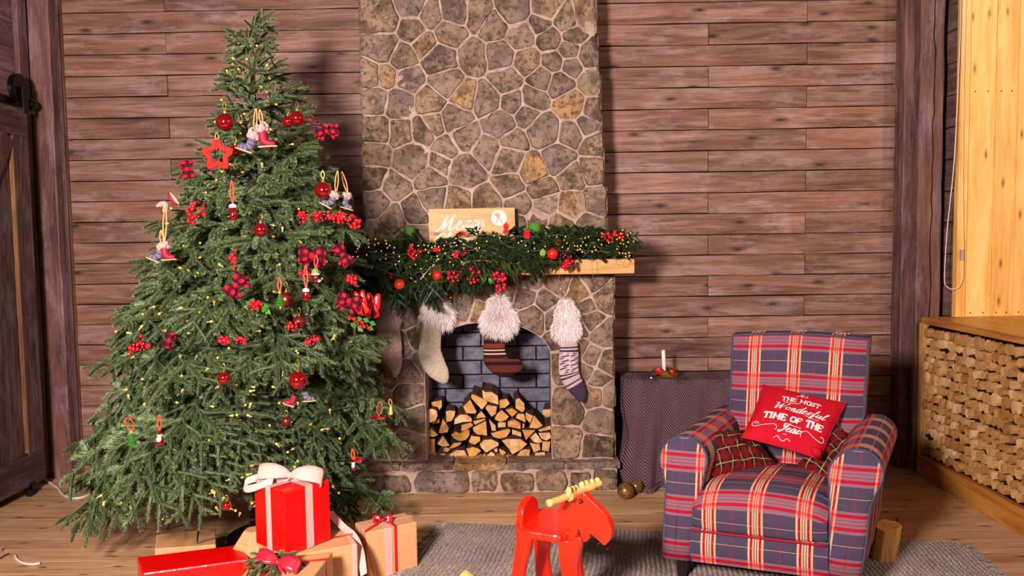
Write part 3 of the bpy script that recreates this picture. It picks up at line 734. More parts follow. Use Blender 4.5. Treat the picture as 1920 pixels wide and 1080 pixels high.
# ------------------------------------------------------------------ firewood
def fw(X, Z): return P(780 + X/6.748, 720 + Z/6.748, 3.96)
logs = [  # outlines of the sawn ends (half rounds, wedges, small splits)
 ('h', [(120,380),(150,310),(210,295),(270,320),(285,390),(250,455),(190,475),(140,450)], 0), ('w', [(180,240),(320,215),(325,300),(290,340),(270,300),(200,285)], .05),
 ('w', [(380,345),(430,330),(500,345),(490,400),(450,470),(380,485)], .03), ('w', [(620,250),(690,180),(770,330),(760,362),(640,352),(600,270)], 0),
 ('w', [(705,110),(760,125),(900,195),(910,225),(840,310),(760,230),(700,160)], 0), ('w', [(840,50),(880,80),(960,80),(1040,130),(1052,245),(920,205),(850,160)], -.01),
 ('w', [(1055,195),(1150,175),(1190,235),(1130,290),(1060,295)], .01), ('h', [(1260,180),(1310,165),(1370,230),(1378,310),(1345,345),(1260,290)], 0),
 ('w', [(1600,320),(1705,310),(1700,400),(1680,415),(1600,385)], .02), ('w', [(1385,340),(1480,385),(1440,480),(1385,420)], 0), ('w', [(1490,375),(1605,510),(1530,548),(1430,535)], 0),
 ('w', [(905,250),(1030,265),(1015,360),(960,400),(880,290)], 0), ('w', [(830,330),(890,410),(765,425),(780,380)], .01), ('h', [(1085,310),(1180,395),(1140,440),(1070,465),(995,430),(1020,370)], 0),
 ('w', [(1130,320),(1215,300),(1290,345),(1215,415)], .02), ('w', [(1290,355),(1370,365),(1390,470),(1260,410)], 0), ('h', [(485,495),(490,430),(560,370),(650,368),(710,420),(715,455),(600,465)], 0),
 ('w', [(285,615),(340,435),(420,560),(400,610),(330,625)], .03), ('w', [(245,470),(290,440),(295,500),(200,520),(195,495)], .05), ('w', [(575,575),(585,500),(700,468),(730,505),(650,560)], 0),
 ('w', [(725,460),(870,425),(885,435),(745,505)], .01), ('w', [(720,535),(890,445),(905,635),(780,620),(730,580)], 0), ('w', [(925,425),(1010,510),(1015,575),(960,570)], 0),
 ('w', [(1035,490),(1060,475),(1140,480),(1135,540),(1035,545)], .02), ('h', [(1160,455),(1250,430),(1325,480),(1325,555),(1160,520)], 0), ('w', [(1350,485),(1375,490),(1370,540),(1345,545)], .01),
 ('w', [(1545,560),(1700,505),(1705,555),(1560,585)], 0), ('w', [(120,660),(190,545),(285,640),(240,660)], .02), ('h', [(450,625),(510,580),(560,610),(600,575),(685,560),(685,630),(640,690),(560,705),(480,670)], 0),
 ('w', [(670,715),(700,635),(815,650),(820,700),(745,750)], 0), ('h', [(945,605),(1180,545),(1200,575),(1150,650),(1060,675),(980,650)], 0), ('w', [(1215,560),(1330,600),(1335,655),(1215,620)], .01),
 ('w', [(1340,560),(1510,565),(1390,690)], 0), ('h', [(1440,660),(1515,595),(1600,710),(1560,730),(1490,715)], 0), ('h', [(1545,600),(1690,595),(1710,660),(1650,697),(1580,670)], 0),
 ('w', [(270,760),(340,650),(430,780),(340,795)], .03), ('w', [(120,700),(235,700),(240,870),(120,915)], .04), ('w', [(410,820),(480,745),(580,735),(560,770),(470,810)], .03),
 ('h', [(805,740),(870,685),(960,680),(1050,725),(1050,760),(890,850),(830,790)], 0), ('h', [(1085,690),(1150,670),(1320,670),(1410,735),(1340,800),(1220,868),(1170,790)], -.01),
 ('w', [(1435,725),(1565,740),(1575,810),(1490,850)], 0), ('w', [(1595,705),(1700,710),(1680,838),(1590,820)], 0), ('h', [(635,800),(720,775),(800,800),(830,830),(690,935)], 0),
 ('h', [(395,965),(440,860),(520,815),(620,820),(675,930),(660,960),(500,975)], 0), ('w', [(145,965),(160,900),(250,870),(255,985)], .04), ('w', [(265,965),(300,880),(375,875),(370,975)], .03),
 ('w', [(800,930),(880,850),(890,960),(830,965)], 0), ('w', [(905,980),(905,880),(950,835),(1000,860),(1000,985)], 0), ('w', [(980,820),(1030,800),(1035,850),(1010,860)], .02), ('w', [(1045,810),(1100,830),(1145,860),(1080,905)], .02),
 ('h', [(1060,980),(1110,900),(1180,868),(1225,880),(1225,985)], 0), ('h', [(1255,985),(1260,900),(1320,820),(1370,800),(1445,800),(1425,995),(1330,995)], -.01), ('w', [(1480,945),(1510,850),(1635,840),(1635,955)], 0),
 ('w', [(330,840),(370,810),(440,830),(400,870),(350,870)], .05), ('w', [(850,40),(990,30),(1000,70),(900,90)], .1)]
names = {'h': 'half round', 'w': 'wedge'}
ORD = ['first', 'second', 'third', 'fourth', 'fifth', 'sixth', 'seventh', 'eighth', 'ninth', 'tenth', 'eleventh', 'twelfth', 'thirteenth', 'fourteenth']
LAY = ['top', 'second', 'third', 'fourth', 'fifth', 'bottom']
rows_ = {}
for i, (kd, pts, dy) in enumerate(logs[:-1]):
    cX = sum(p[0] for p in pts)/len(pts); cZ = sum(p[1] for p in pts)/len(pts)
    rows_.setdefault(min(5, sum(cZ > t for t in (300, 410, 560, 680, 820))), []).append((cX, i))
LABELS = {}
for r_, l_ in rows_.items():
    for q, (cX, i) in enumerate(sorted(l_)):
        LABELS[i] = 'split %s log, %s from the left in the %s layer of the firewood stack' % (names[logs[i][0]], ORD[q], LAY[r_])
for i, (kd, pts, dy) in enumerate(logs[:-1]):
    cX = sum(p[0] for p in pts)/len(pts); cZ = sum(p[1] for p in pts)/len(pts)
    p3 = [fw(X, Z) + Vector((0, dy - .03, 0)) for X, Z in pts]
    ny = min(.20 - dy, .19); jx, jz = R.uniform(-.02, .02), R.uniform(-.01, .01)
    n = len(p3); c = sum(p3, Vector())/n
    root = empty('firewood_log', (c.x, c.y, min(p.z for p in p3)))
    tag(root, LABELS[i], 'firewood', 'split logs stacked in the fireplace')
    a = [p.copy() for p in p3]; b = [p + Vector((jx, ny, jz)) for p in p3]
    A = sum(a[q].x*a[(q+1) % n].z - a[(q+1) % n].x*a[q].z for q in range(n))
    m = MB(); m.add(a + b, [(q, (q+1) % n, n+(q+1) % n, n+q) for q in range(n)] + [tuple(range(n, 2*n))])
    if A > 0: m.f = [f[::-1] for f in m.f]
    obj('bark', m, M['bark'], root)
    f2 = [c + (p - c)*.95 + Vector((0, -.003, 0)) for p in p3]; f1 = [p + Vector((0, .002, 0)) for p in p3]
    m = MB().add(f2 + f1, [tuple(range(n))] + [(n+q, n+(q+1) % n, (q+1) % n, q) for q in range(n)])
    if A < 0: m.f = [f[::-1] for f in m.f]
    obj('sawn_end', m, M['cutwood'], root)
# ------------------------------------------------------------------ fir tree
def bough(L, seed, need=.0165, dens=1650, sp1=.085, sp2=.058, droop=.25, wid=.0036, flat=1.0, maxs=.3):
    """a conifer bough along +X, side twigs in the XY plane drooping in -Z; returns MB (needles) and MB (wood)"""
    rng = np.random.RandomState(seed); rd = random.Random(seed)
    stems = []
    def grow(p, d, length, lev, bend):
        n = max(2, int(length / .03)); pts = [p.copy()]; dd = d.copy()
        for i in range(n):
            dd = (dd + Vector((0, 0, -bend / n)) + Vector((rd.uniform(-.05, .05), rd.uniform(-.05, .05), rd.uniform(-.04, .04)))).normalized()
            p = p + dd * length / n; pts.append(p.copy())
        stems.append((pts, lev)); return pts, dd
    main, _ = grow(Vector((0, 0, 0)), Vector((1, 0, .12)), L, 0, droop)
    s = L * .12 + .02; side = 1
    while s < L - .02:
        t = s / L * (len(main) - 1); i = int(t); p = main[i].lerp(main[min(i+1, len(main)-1)], t - i); d = (main[min(i+1, len(main)-1)] - main[i]).normalized()
        for side in (1, -1):
            ang = rd.uniform(.75, 1.0); ln = min(.62 * (L - s) + .05, maxs) * rd.uniform(.75, 1.1)
            lat = Vector((-d.y, d.x, 0)).normalized() * side
            dr = (d * math.cos(ang) + lat * math.sin(ang) + Vector((0, 0, rd.uniform(-.28, .1)))).normalized()
            sub, _ = grow(p, dr, ln, 1, .35)
            if ln > .085:
                q = .03
                while q < ln - .02:
                    tt = q / ln * (len(sub) - 1); j = int(tt); pp = sub[j].lerp(sub[min(j+1, len(sub)-1)], tt - j); e = (sub[min(j+1, len(sub)-1)] - sub[j]).normalized()
                    for s2 in (1, -1):
                        if rd.random() < .12: continue
                        l2 = Vector((-e.y, e.x, 0)).normalized() * s2
                        d2 = (e * .72 + l2 * .68 + Vector((0, 0, rd.uniform(-.3, .12)))).normalized()
                        grow(pp, d2, min(.55 * (ln - q) + .045, .125) * rd.uniform(.8, 1.15), 2, .3)
                    q += sp2
        s += sp1
    V = []; UV = []; wood_ = MB()
    core = MB()
    for pts, lev in stems:
        core.tube(pts, [lerp(.0062, .0035, i/(len(pts)-1)) for i in range(len(pts))], 5)
        if lev < 2: wood_.tube(pts, [lerp((.0036, .0018)[lev] * (L/.5 if lev == 0 else 1), .0014, i/(len(pts)-1)) for i in range(len(pts))], 4, cap=False)
        A = np.array([tuple(p) for p in pts]); seg = A[1:] - A[:-1]; ln = np.linalg.norm(seg, axis=1); tot = ln.sum()
        n = int(tot * dens * (1 if lev else .8)); cs = np.concatenate([[0], np.cumsum(ln)])
        ss = np.sort(rng.uniform(.0, tot, n)); 
        if lev == 0: ss = ss[ss > .04 * tot]
        k = np.clip(np.searchsorted(cs, ss) - 1, 0, len(ln) - 1); f = (ss - cs[k]) / ln[k]
        base = A[k] + seg[k] * f[:, None]; t = seg[k] / ln[k][:, None]
        a = np.cross(t, [0, 0, 1.0]); a /= np.linalg.norm(a, axis=1)[:, None] + 1e-9; b = np.cross(a, t)
        th = rng.uniform(0, 2*math.pi, len(ss)); rad = a * np.cos(th)[:, None] + b * np.sin(th)[:, None]
        dirn = t * rng.uniform(.5, .85, len(ss))[:, None] + rad * rng.uniform(.7, 1.0, len(ss))[:, None]; dirn /= np.linalg.norm(dirn, axis=1)[:, None]
        rem = np.clip((tot - ss) / .02, .7, 1); nl = need * rng.uniform(.75, 1.15, len(ss)) * rem
        w = np.cross(t, rad) * wid / 2; tip = base + dirn * nl[:, None]
        tri = np.stack([base + w, base - w, tip], 1); V.append(tri.reshape(-1, 3))
        rv = rng.uniform(0, 1, len(ss)) * .6 + rng.uniform(0, .4)
        UV.append(np.stack([np.stack([np.zeros_like(rv), rv], 1), np.stack([np.zeros_like(rv), rv], 1), np.stack([np.ones_like(rv), rv], 1)], 1).reshape(-1, 2))
    cv = np.array(core.v); cf = [f for f in core.f if len(f) == 4]
    tr = np.array([t_ for f in cf for t_ in ((f[0], f[1], f[2]), (f[0], f[2], f[3]))]).ravel()
    V.append(cv[tr]); UV.append(np.stack([np.full(len(tr), .16), np.full(len(tr), .3)], 1))
    return np.concatenate(V), np.concatenate(UV), wood_
def bough_mesh(name, mats, *a, **k):
    V, UV, wd = bough(*a, **k); nt = len(V) // 3
    me = bpy.data.meshes.new(name); wv = np.array(wd.v); nw = len(wv)
    me.vertices.add(len(V) + nw); me.vertices.foreach_set('co', np.concatenate([V, wv]).astype(np.float32).ravel())
    wf = [f for f in wd.f if len(f) == 4]
    li = np.concatenate([np.arange(len(V)), (np.array(wf) + len(V)).ravel()]).astype(np.int32)
    me.loops.add(len(li)); me.loops.foreach_set('vertex_index', li)
    me.polygons.add(nt + len(wf)); st = np.concatenate([np.arange(nt)*3, len(V) + np.arange(len(wf))*4]).astype(np.int32)
    me.polygons.foreach_set('loop_start', st)
    try: me.polygons.foreach_set('loop_total', np.concatenate([np.full(nt, 3), np.full(len(wf), 4)]).astype(np.int32))
    except Exception: pass
    me.polygons.foreach_set('material_index', np.concatenate([np.zeros(nt), np.ones(len(wf))]).astype(np.int32))
    u = np.concatenate([UV, np.zeros((nw, 2))]).astype(np.float32); ul = me.uv_layers.new(name='UVMap'); ul.data.foreach_set('uv', u[li].ravel())
    for m in mats: me.materials.append(m)
    me.update(calc_edges=True); me.validate(); return me
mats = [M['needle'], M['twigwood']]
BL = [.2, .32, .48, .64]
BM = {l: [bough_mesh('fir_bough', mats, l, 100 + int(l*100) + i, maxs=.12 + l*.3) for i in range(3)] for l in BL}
TY = 3.2
tree = empty('fir_tree', (P(488, 700, TY).x, TY, 0), 'tall green fir Christmas tree hung with red baubles, bows and berries', 'christmas tree')
TX = tree.location.x
ztip = P(495, 15, TY).z
yl = [15, 60, 100, 200, 300, 400, 500, 600, 700, 800, 900, 985]
le = [492, 470, 418, 388, 335, 295, 262, 212, 205, 182, 160, 165]
ri = [498, 528, 560, 610, 645, 690, 722, 728, 740, 768, 765, 715]
zl = [P(490, y, TY).z for y in yl][::-1]; lx = [P(x, y, TY).x - TX for x, y in zip(le, yl)][::-1]; rx = [P(x, y, TY).x - TX for x, y in zip(ri, yl)][::-1]
def RAD(az, z):
    l = -np.interp(z, zl, lx); r = np.interp(z, zl, rx); c = math.cos(az)
    w = .5 + .5*c; return max(.03, lerp(l, r, w))
m = MB().tube([(TX + .012*math.sin(z*4), TY, z) for z in np.linspace(.0, ztip - .1, 16)], [lerp(.05, .006, i/15) for i in range(16)], 10)
obj('trunk', m, M['trunk'], tree)
obj('tree_stand', MB().lathe([(.16, 0), (.17, .01), (.16, .03), (.07, .05), (.06, .14), (.05, .14)], 20, (TX, TY, 0)), M['iron'], tree)
rt = random.Random(5)
def place_bough(start, tip, roll=0.0, parent=tree, lib=BM, name='branch', sag=True):
    d = tip - start; L = d.length
    l = min(lib, key=lambda q: abs(q - L)); me = rt.choice(lib[l])
    o = bpy.data.objects.new(name, me); COL.objects.link(o); o.parent = parent
    x = d.normalized(); y = Vector((0, 0, 1)).cross(x)
    if y.length < .05: y = Vector((0, 1, 0))
    y.normalize(); z = x.cross(y)
    rot = Matrix((x, y, z)).transposed() @ Matrix.Rotation(roll, 3, 'X')
    s = min(max(L / l, .75), 1.35)
    o.matrix_local = Matrix.Translation(start - origin_of(parent)) @ rot.to_4x4() @ Matrix.Diagonal((L/l, s, s, 1))
    return o
N = 270; cumz = []
zz = np.linspace(.10, ztip - .12, 200); wgt = np.array([max(RAD(0, z), .07) + max(RAD(math.pi, z), .07) for z in zz]); cw = np.cumsum(wgt) / wgt.sum()
ga = 2.399963
for i in range(N):
    t = (i + .5) / N; z = float(np.interp(t, cw, zz)) + rt.uniform(-.03, .03)
    az = i * ga * 1.0 + rt.uniform(-.2, .2)
    # most boughs face the room; the rest fill the back
    a = (az % (2*math.pi))
    if 0 < a < math.pi and rt.random() < .5: a = -a
    r = RAD(a, z) * (rt.uniform(.8, 1.02) if rt.random() < .62 else rt.uniform(.58, .8))
    if i % 9 == 0 and abs(math.cos(a)) > .75: r = RAD(a, z) * 1.05
    if z < .30: z = max(z, .10 + .19*max(0, -math.sin(a))**.5)
    tx_ = TX + r*math.cos(a)
    if z < .72 and -1.12 < tx_ < -.48 and math.sin(a) < 0: r = min(r, .26 + .1*rt.random())
    elif z < .30 and -1.5 < tx_ < -.95 and math.sin(a) < 0: z += .08
    tip = Vector((TX + r*math.cos(a), TY + r*math.sin(a), z))
    h = z / ztip; el = -.30*max(0, -math.sin(a))*(1-h) + lerp(-.42, .75, min(1, max(0, (h - .08) / .92)) ** 1.2) + rt.uniform(-.22, .2)
    sr = .02 if r < .3 else r * rt.uniform(.02, .3)
    st = Vector((TX + sr*math.cos(a), TY + sr*math.sin(a), min(max(z - (r - sr)*math.tan(el), .12), ztip - .04)))
    place_bough(st, tip, rt.uniform(-.5, .5))
place_bough(Vector((TX, TY, ztip - .2)), Vector((P(495, 15, TY).x, TY, ztip)), 0)
for a in range(4): place_bough(Vector((TX, TY, ztip - .26 + a*.03)), Vector((TX + .09*math.cos(a*1.7 + .3), TY + .09*math.sin(a*1.7), ztip - .13 + a*.025)), 0)
def SURF(px, py, out=.03):
    """point on the visible outer surface of the tree behind that picture position"""
    best = None
    for k in range(140):
        Y = 2.45 + k*.01; p = P(px, py, Y); dx, dy = p.x - TX, p.y - TY; r = math.hypot(dx, dy)
        if r <= RAD(math.atan2(dy, dx), p.z) + out: return p
        q = r - RAD(math.atan2(dy, dx), p.z)
        if best is None or q < best[0]: best = (q, p)
    return best[1]
# ------------------------------------------------------------------ lights in the tree
ls = empty('fairy_light_string', (TX, TY, .2), 'dark cable light string with small warm bulbs wound around the fir tree', 'string lights')
cab = []; nb = 0
for i in range(760):
    t = i / 759; z = lerp(.16, ztip - .25, t); a = t * 15 * 2*math.pi; r = RAD(a, z) * ((.66 if z < 1.4 else .45) + .07*math.sin(i*.7) + .07*math.sin(i*1.9))
    cab.append(Vector((TX + r*math.cos(a), TY + r*math.sin(a), z + .035*math.sin(i*.31) + .015*math.sin(i*1.3))))
obj('cable', MB().tube(cab, .0028, 4), M['cable'], ls)
mb_b = MB().ball((0, 0, 0), .0046, 8, 1.4); mb_s = MB().tube([(0, 0, -.016), (0, 0, -.005)], .0026, 6)
proto = bulb = None
for i in range(230):
    z = max(.3, float(np.interp(rt.random(), cw, zz))); a = rt.uniform(-2.6, -.55); r = RAD(a, z) * (rt.uniform(.5, .72) if z > 1.5 else rt.uniform(.70, .9) if z > .7 else rt.uniform(.62, .84))
    p = Vector((TX + r*math.cos(a), TY + r*math.sin(a), z))
    if bulb is None:
        bulb = obj('bulb', mb_b, M['bulb'], ls, world=False, smooth=True); so = obj('socket', mb_s, M['socket'], bulb, world=False)
        b = bulb
    else: b = bulb.copy(); COL.objects.link(b); s2 = so.copy(); COL.objects.link(s2); s2.parent = b
    b.location = p - origin_of(ls); b.rotation_euler = (rt.uniform(-2, 2), rt.uniform(-2, 2), 0)
# ------------------------------------------------------------------ ornaments
def pr(px, Y): return px * Y / F
def loop(root, p, h, mat, wd=.0035, top=None, parent_name='hanging_loop', dx=.006):
    q = top if top is not None else p + Vector((0, 0, h))
    obj(parent_name, MB().tube(cr([p, p.lerp(q, .5) + Vector((-dx, 0, 0)), q, p.lerp(q, .5) + Vector((dx, 0, 0)), p + Vector((.001, 0, 0))], 4), wd*.5, 5), mat, root)
def bauble(px, py, r, label, out=.03, mat='red_glass', Y=None, cap=True, group='red glass baubles on the tree'):
    p = SURF(px, py, out) if Y is None else P(px, py, Y)
    rr_ = pr(r, p.y); root = empty('christmas_bauble', (p.x, p.y, p.z - rr_), label, 'bauble', group)
    obj('ball', MB().ball(p, rr_, 28), M[mat], root, smooth=True)
    if cap:
        obj('cap', MB().lathe([(rr_*.22, 0), (rr_*.22, rr_*.2), (rr_*.08, rr_*.24), (rr_*.06, rr_*.4)], 12, p + Vector((0, 0, rr_*.95))), M['gold'], root)
        loop(root, p + Vector((0, 0, rr_*1.3)), rr_*1.0, M['gold'], .002)
    return root
bauble(422, 229, 16.5, 'large shiny red bauble hanging above the red glitter star', .06)
bauble(557, 222, 14, 'shiny red bauble at the upper right of the tree, in front of its twin', .06)
bauble(540, 228, 11, 'shiny red bauble half hidden to the left of its larger twin', .02)
bauble(441, 283, 11, 'small shiny red bauble behind the right tip of the glitter star', .0)
bauble(606, 357, 16, 'shiny red bauble at the right beside a hanging check boot', .06)
bauble(489, 431, 13, 'shiny red bauble in the dark gap at mid height', .02)
bauble(559, 713, 17.5, 'large shiny red bauble low down, above a pair of small boots', .06)
bauble(420, 709, 12, 'medium red bauble low in the middle left of the tree', .03)
bauble(425, 948, 9, 'small red bauble near the floor, left of the ribboned red gift', .03)
bauble(537, 562, 15, 'dark red bauble behind the green glass tree ornament', -.03, 'darkred')
bauble(561, 604, 12, 'dark red bauble in the shade below the green glass tree ornament', -.02, 'darkred')
bauble(537, 790, 9, 'small dark red bauble deep in the lower branches', -.02, 'darkred')
# glitter star
p = SURF(408, 291, .06); root = empty('star_ornament', p - Vector((0, 0, .055)), 'red glitter open star hanging at the upper left of the tree', 'star ornament')
S = pr(27, p.y); pts = []
for i in range(10):
    a = math.pi/2 + i*math.pi/5; rr_ = S if i % 2 == 0 else S*.56
    pts.append(p + Vector((rr_*math.cos(a), 0, rr_*math.sin(a))))
pts = cr(pts, 3, True); m = MB().tube(pts + [pts[0]], .0105, 10, cap=False)
obj('star_ring', m, M['glitter'], root, smooth=True); loop(root, p + Vector((0, 0, S)), .03, M['cord'])
# berries
def berries(cx, cy, spots, label, out=.05, r=4.2, leaf=False, Y=None, group='berry sprigs on the tree'):
    c = SURF(cx, cy, out) if Y is None else P(cx, cy, Y)
    root = empty('berry_sprig', c, label, 'berries', group); m = MB(); mdk = MB(); st = MB(); rb = random.Random(int(cx*7 + cy))
    for x, y in spots:
        q = P(x, y, c.y + rb.uniform(-.02, .015)); rad = pr(r * rb.uniform(.85, 1.15), c.y)
        (mdk if rb.random() < .28 else m).ball(q, rad, 10)
        st.tube([c + Vector((0, .02, 0)), c.lerp(q, .6) + Vector((0, .015, .004)), q + Vector((0, .003, 0))], .0011, 4)
    obj('berry_cluster', m, M['berry'], root, smooth=True)
    if mdk.v: obj('dark_berries', mdk, M['berry_dark'], root, smooth=True)
    obj('stem', st, M['twigwood'], root)
    if leaf:
        lm = MB()
        for k in range(9):
            a = -0.35 + rb.uniform(-.5, .5); b0 = P(cx + rb.uniform(-22, 18), cy + rb.uniform(-10, 10), c.y + .01)
            d = Vector((math.cos(a), rb.uniform(-.4, .1), math.sin(a))) * .03; n_ = Vector((-d.z, 0, d.x)) * .35
            lm.add([b0, b0 + d*.5 + n_, b0 + d, b0 + d*.5 - n_], [(0, 1, 2, 3)])
        obj('leaf', lm, M['green_leaf'], root, kind='stuff')
    return root
def cl(cx, cy, w, h, n, seed):
    rb = random.Random(seed); out = []
    while len(out) < n:
        a = rb.uniform(0, 6.28); q = math.sqrt(rb.random()); s = (cx + w*q*math.cos(a), cy + h*q*math.sin(a))
        if all(math.hypot(s[0]-o[0], s[1]-o[1]) > 5.5 for o in out) or rb.random() < .02: out.append(s)
    return out
berries(370, 397, [(365,381),(373,380),(384,381),(362,386),(361,391),(380,391),(352,396),(356,402),(366,405),(373,406),(361,408),(354,414),(383,402),(362,418)], 'loose cluster of red and black berries at the upper left of the tree', .05, 4.4)
berries(262, 648, cl(262, 650, 18, 8, 15, 2) + [(264, 630), (244, 652), (245, 660)], 'red berry cluster at the far left edge of the tree', .04, 4.2)
berries(418, 638, cl(420, 638, 9, 8, 7, 3), 'red berry cluster low on the tree, left one of a close pair', .05, 4.4)
berries(451, 640, cl(451, 640, 9, 6, 8, 4), 'red berry cluster low on the tree, right one of a close pair', .05, 4)
berries(586, 640, cl(586, 640, 13, 10, 11, 5), 'dense red berry cluster below the centre right of the tree', .05, 4.6)
berries(571, 408, cl(567, 408, 9, 11, 11, 6), 'small red berry cluster at the left end of the long berry branch', .05, 3.6)
root = berries(628, 410, cl(605, 406, 20, 10, 16, 7) + cl(640, 408, 22, 10, 20, 8) + cl(665, 415, 12, 13, 12, 9), 'long branch thick with red berries reaching out at the right', .06, 4)
obj('bare_stick', MB().tube([P(560, 402, root.location.y), P(620, 405, root.location.y), P(648, 406, root.location.y - .02)], .0025, 5), M['twigwood'], root)
berries(437, 484, [(441,469),(436,478),(432,483),(440,484),(437,490),(433,493),(441,492),(438,504)], 'small drop of red berries left of the tree centre', .05, 3.8)
berries(478, 572, cl(478, 573, 12, 8, 12, 10), 'red berry cluster beside a check bow at the tree centre', .05, 4.2, leaf=True)
berries(600, 511, cl(572, 511, 12, 7, 10, 11), 'red berries behind the two small hanging figures', .03, 3.6)
berries(663, 525, cl(661, 524, 10, 8, 12, 12), 'bright red berry tuft at the right edge above the ribbon bows', .05, 4.2)
berries(677, 603, [(655,597),(664,598),(668,603),(672,607),(679,605),(676,612),(683,613),(691,615)], 'red berries on a green leafy sprig at the right edge', .06, 3.8, leaf=True)
berries(548, 608, cl(550, 612, 16, 8, 10, 13), 'sparse red berries in the shade near the tree centre', .0, 3)
berries(595, 231, [(573,229),(582,225),(593,227),(600,232),(613,236),(617,239),(631,236)], 'row of red berries on a twig at the upper right', .05, 3.6)
berries(671, 862, cl(672, 862, 6, 5, 6, 14), 'tiny dark red berries low at the right of the tree', .04, 3)
# check fabric bows
def bow(parent, c, w, h, mat, facing=(0, -1, 0), tilt=0, tails=1.0, name='bow', uvs=1.0, th=.0008):
    """two pinched loops, a knot and two tails; w = full width"""
    c = Vector(c); f = Vector(facing).normalized(); s = f.cross(Vector((0, 0, 1)))
    if s.length < .1: s = Vector((1, 0, 0))
    s.normalize(); u = s.cross(f); ct, sn = math.cos(tilt), math.sin(tilt); s, u = s*ct + u*sn, u*ct - s*sn
    m = MB()
    for sg in (1, -1):
        def fn(a, b):
            an = a * 2*math.pi; x = (1 - math.cos(an)) / 2 * w/2; y = math.sin(an) * w*.10
            half = h/2 * (.25 + .75*math.sin(math.pi*min(1, (1-math.cos(an))/2*1.0)**.7 * .62))
            return c + s*sg*x + f*(y + w*.05) + u*((b - .5)*2*half + .10*h*math.sin(an))
        m.grid(fn, 18, 4, lambda a, b: (a*w*1.6, b*h))
        if tails:
            def ft(a, b): return c + s*sg*(a*w*.32*tails + .1*w*math.sin(a*3)*a) - u*(a*h*1.15*tails) + f*(w*.05*math.sin(a*4)) + (s*sg*.9 + u*.4)*((b-.5)*h*.45*(.4 + .6*a))
            m.grid(ft, 8, 2, lambda a, b: (a*w*.6, b*h*.5))
    m.add([], [])
    m.ball(c + f*w*.07, h*.22, 8)
    return obj(name, m, mat, parent, smooth=True, solid=th)
def bow_orn(px, py, w, h, tilt, label, out=.06, tails=.8, mat='buffalo'):
    p = SURF(px, py, out); root = empty('check_bow', p, label, 'bow', 'check fabric bows on the tree')
    bow(root, p, pr(w, p.y), pr(h, p.y), M[mat], (.1, -1, .1), tilt, tails, 'loops'); return root
bow_orn(352, 318, 34, 22, 1.45, 'red and navy check bow at the upper left edge, standing on end', .04, .5)
bow_orn(443, 535, 48, 24, -.9, 'red and navy check bow left of the tree centre')
bow_orn(586, 480, 52, 30, .05, 'red and navy check bow above the two small figures at the right')
bow_orn(643, 478, 46, 20, 1.0, 'red check bow behind a twig at the right edge', .05)
bow_orn(613, 247, 44, 18, -.15, 'red and navy check bow at the upper right edge')
bow_orn(317, 638, 30, 16, -1.25, 'narrow red and navy check bow at the lower left', .05, .5)
bow_orn(655, 565, 46, 26, .3, 'red and navy check bow at the right edge, beside two red satin bows')
bow_orn(700, 565, 26, 26, .1, 'red satin bow at the far right edge of the tree', .06, 1.0, 'red_ribbon')
bow_orn(676, 560, 20, 26, -.2, 'small red satin bow between check bow and outer satin bow', .08, 1.0, 'red_ribbon')
# little fabric boots
def boot(px, py, s, tilt, label, mat='scotch', flip=1, cord=None, out=.07, cuff=True, dy=0):
    p = SURF(px, py, out) + Vector((0, dy, 0)); k = pr(s, p.y)          # k: overall height
    root = empty('boot_ornament', p - Vector((0, 0, k*.5)), label, 'boot ornament', 'small boots on the tree')
    rot = Matrix.Rotation(tilt, 3, 'Y')
    def T(x, y, z): return p + rot @ Vector((x*k*flip, y*k, z*k))
    pts = [T(-.05, 0, .25), T(-.05, 0, 0), T(-.03, 0, -.18), T(.12, 0, -.32), T(.34, 0, -.36), T(.48, 0, -.37)]
    m = MB().tube(cr(pts, 4), [k*x for x in ([.2]*4 + [.2]*4 + [.21, .2, .19, .18] + [.17]*4 + [.14, .13, .12, .1] + [.05])], 12, uvl=1)
    obj('shaft', m, M[mat], root, smooth=True)
    sole = MB().tube([T(-.24, 0, -.46), T(.1, 0, -.48), T(.5, 0, -.46)], [k*.05, k*.05, k*.04], 8, flat=1)
    m2 = MB().prism([T(-.26, -.16, -.45), T(.35, -.17, -.45), T(.56, -.06, -.45), T(.56, .06, -.45), T(.35, .17, -.45), T(-.26, .16, -.45)], rot @ Vector((0, 0, -.06*k)))
    obj('sole', m2, M['boot_sole'], root, bevel=.001)
    if cuff:
        rb = random.Random(int(px)); m = MB()
        for i in range(30):
            a = rb.uniform(0, 6.28); m.ball(T(-.05 + .2*math.cos(a), .2*math.sin(a), .3 + rb.uniform(-.1, .14)), k*.12, 6)
        m.lathe([(k*.14, -k*.12), (k*.22, -k*.1), (k*.24, 0), (k*.2, k*.12), (k*.1, k*.13)], 14, T(-.05, 0, .32))
        obj('fleece_cuff', m, M['pink_fleece'], root, smooth=True)
    if cord:
        q = P(cord[0], cord[1], p.y); loop(root, T(-.05, 0, .42), 0, M['cord'], .005, top=q)
boot(470, 265, 42, .35, 'small grey check boot with pink fleece cuff, left of a pair near the top', 'scotch', -1, (480, 203))
boot(495, 255, 42, -.05, 'small burgundy boot with pink fleece cuff, right of a pair near the top', 'boot_red', 1, (487, 205), .09)
boot(622, 374, 32, .5, 'small grey check boot hanging beside the bauble at the right', 'scotch', -1, (633, 320))
boot(650, 376, 30, .3, 'small fleece-cuffed boot dangling at the right edge of the tree', 'scotch', 1, (641, 322))
boot(298, 474, 34, .4, 'small grey boot with fleece cuff at the left edge, outer of a pair', 'scotch', -1, (302, 432), .06)
boot(311, 471, 34, -.05, 'small red boot with fleece cuff at the left edge, inner of a pair', 'boot_red', 1, (310, 384), .07)
boot(549, 748, 28, .35, 'small burgundy boot below the large bauble, left of a pair', 'boot_red', -1, None, .03, False)
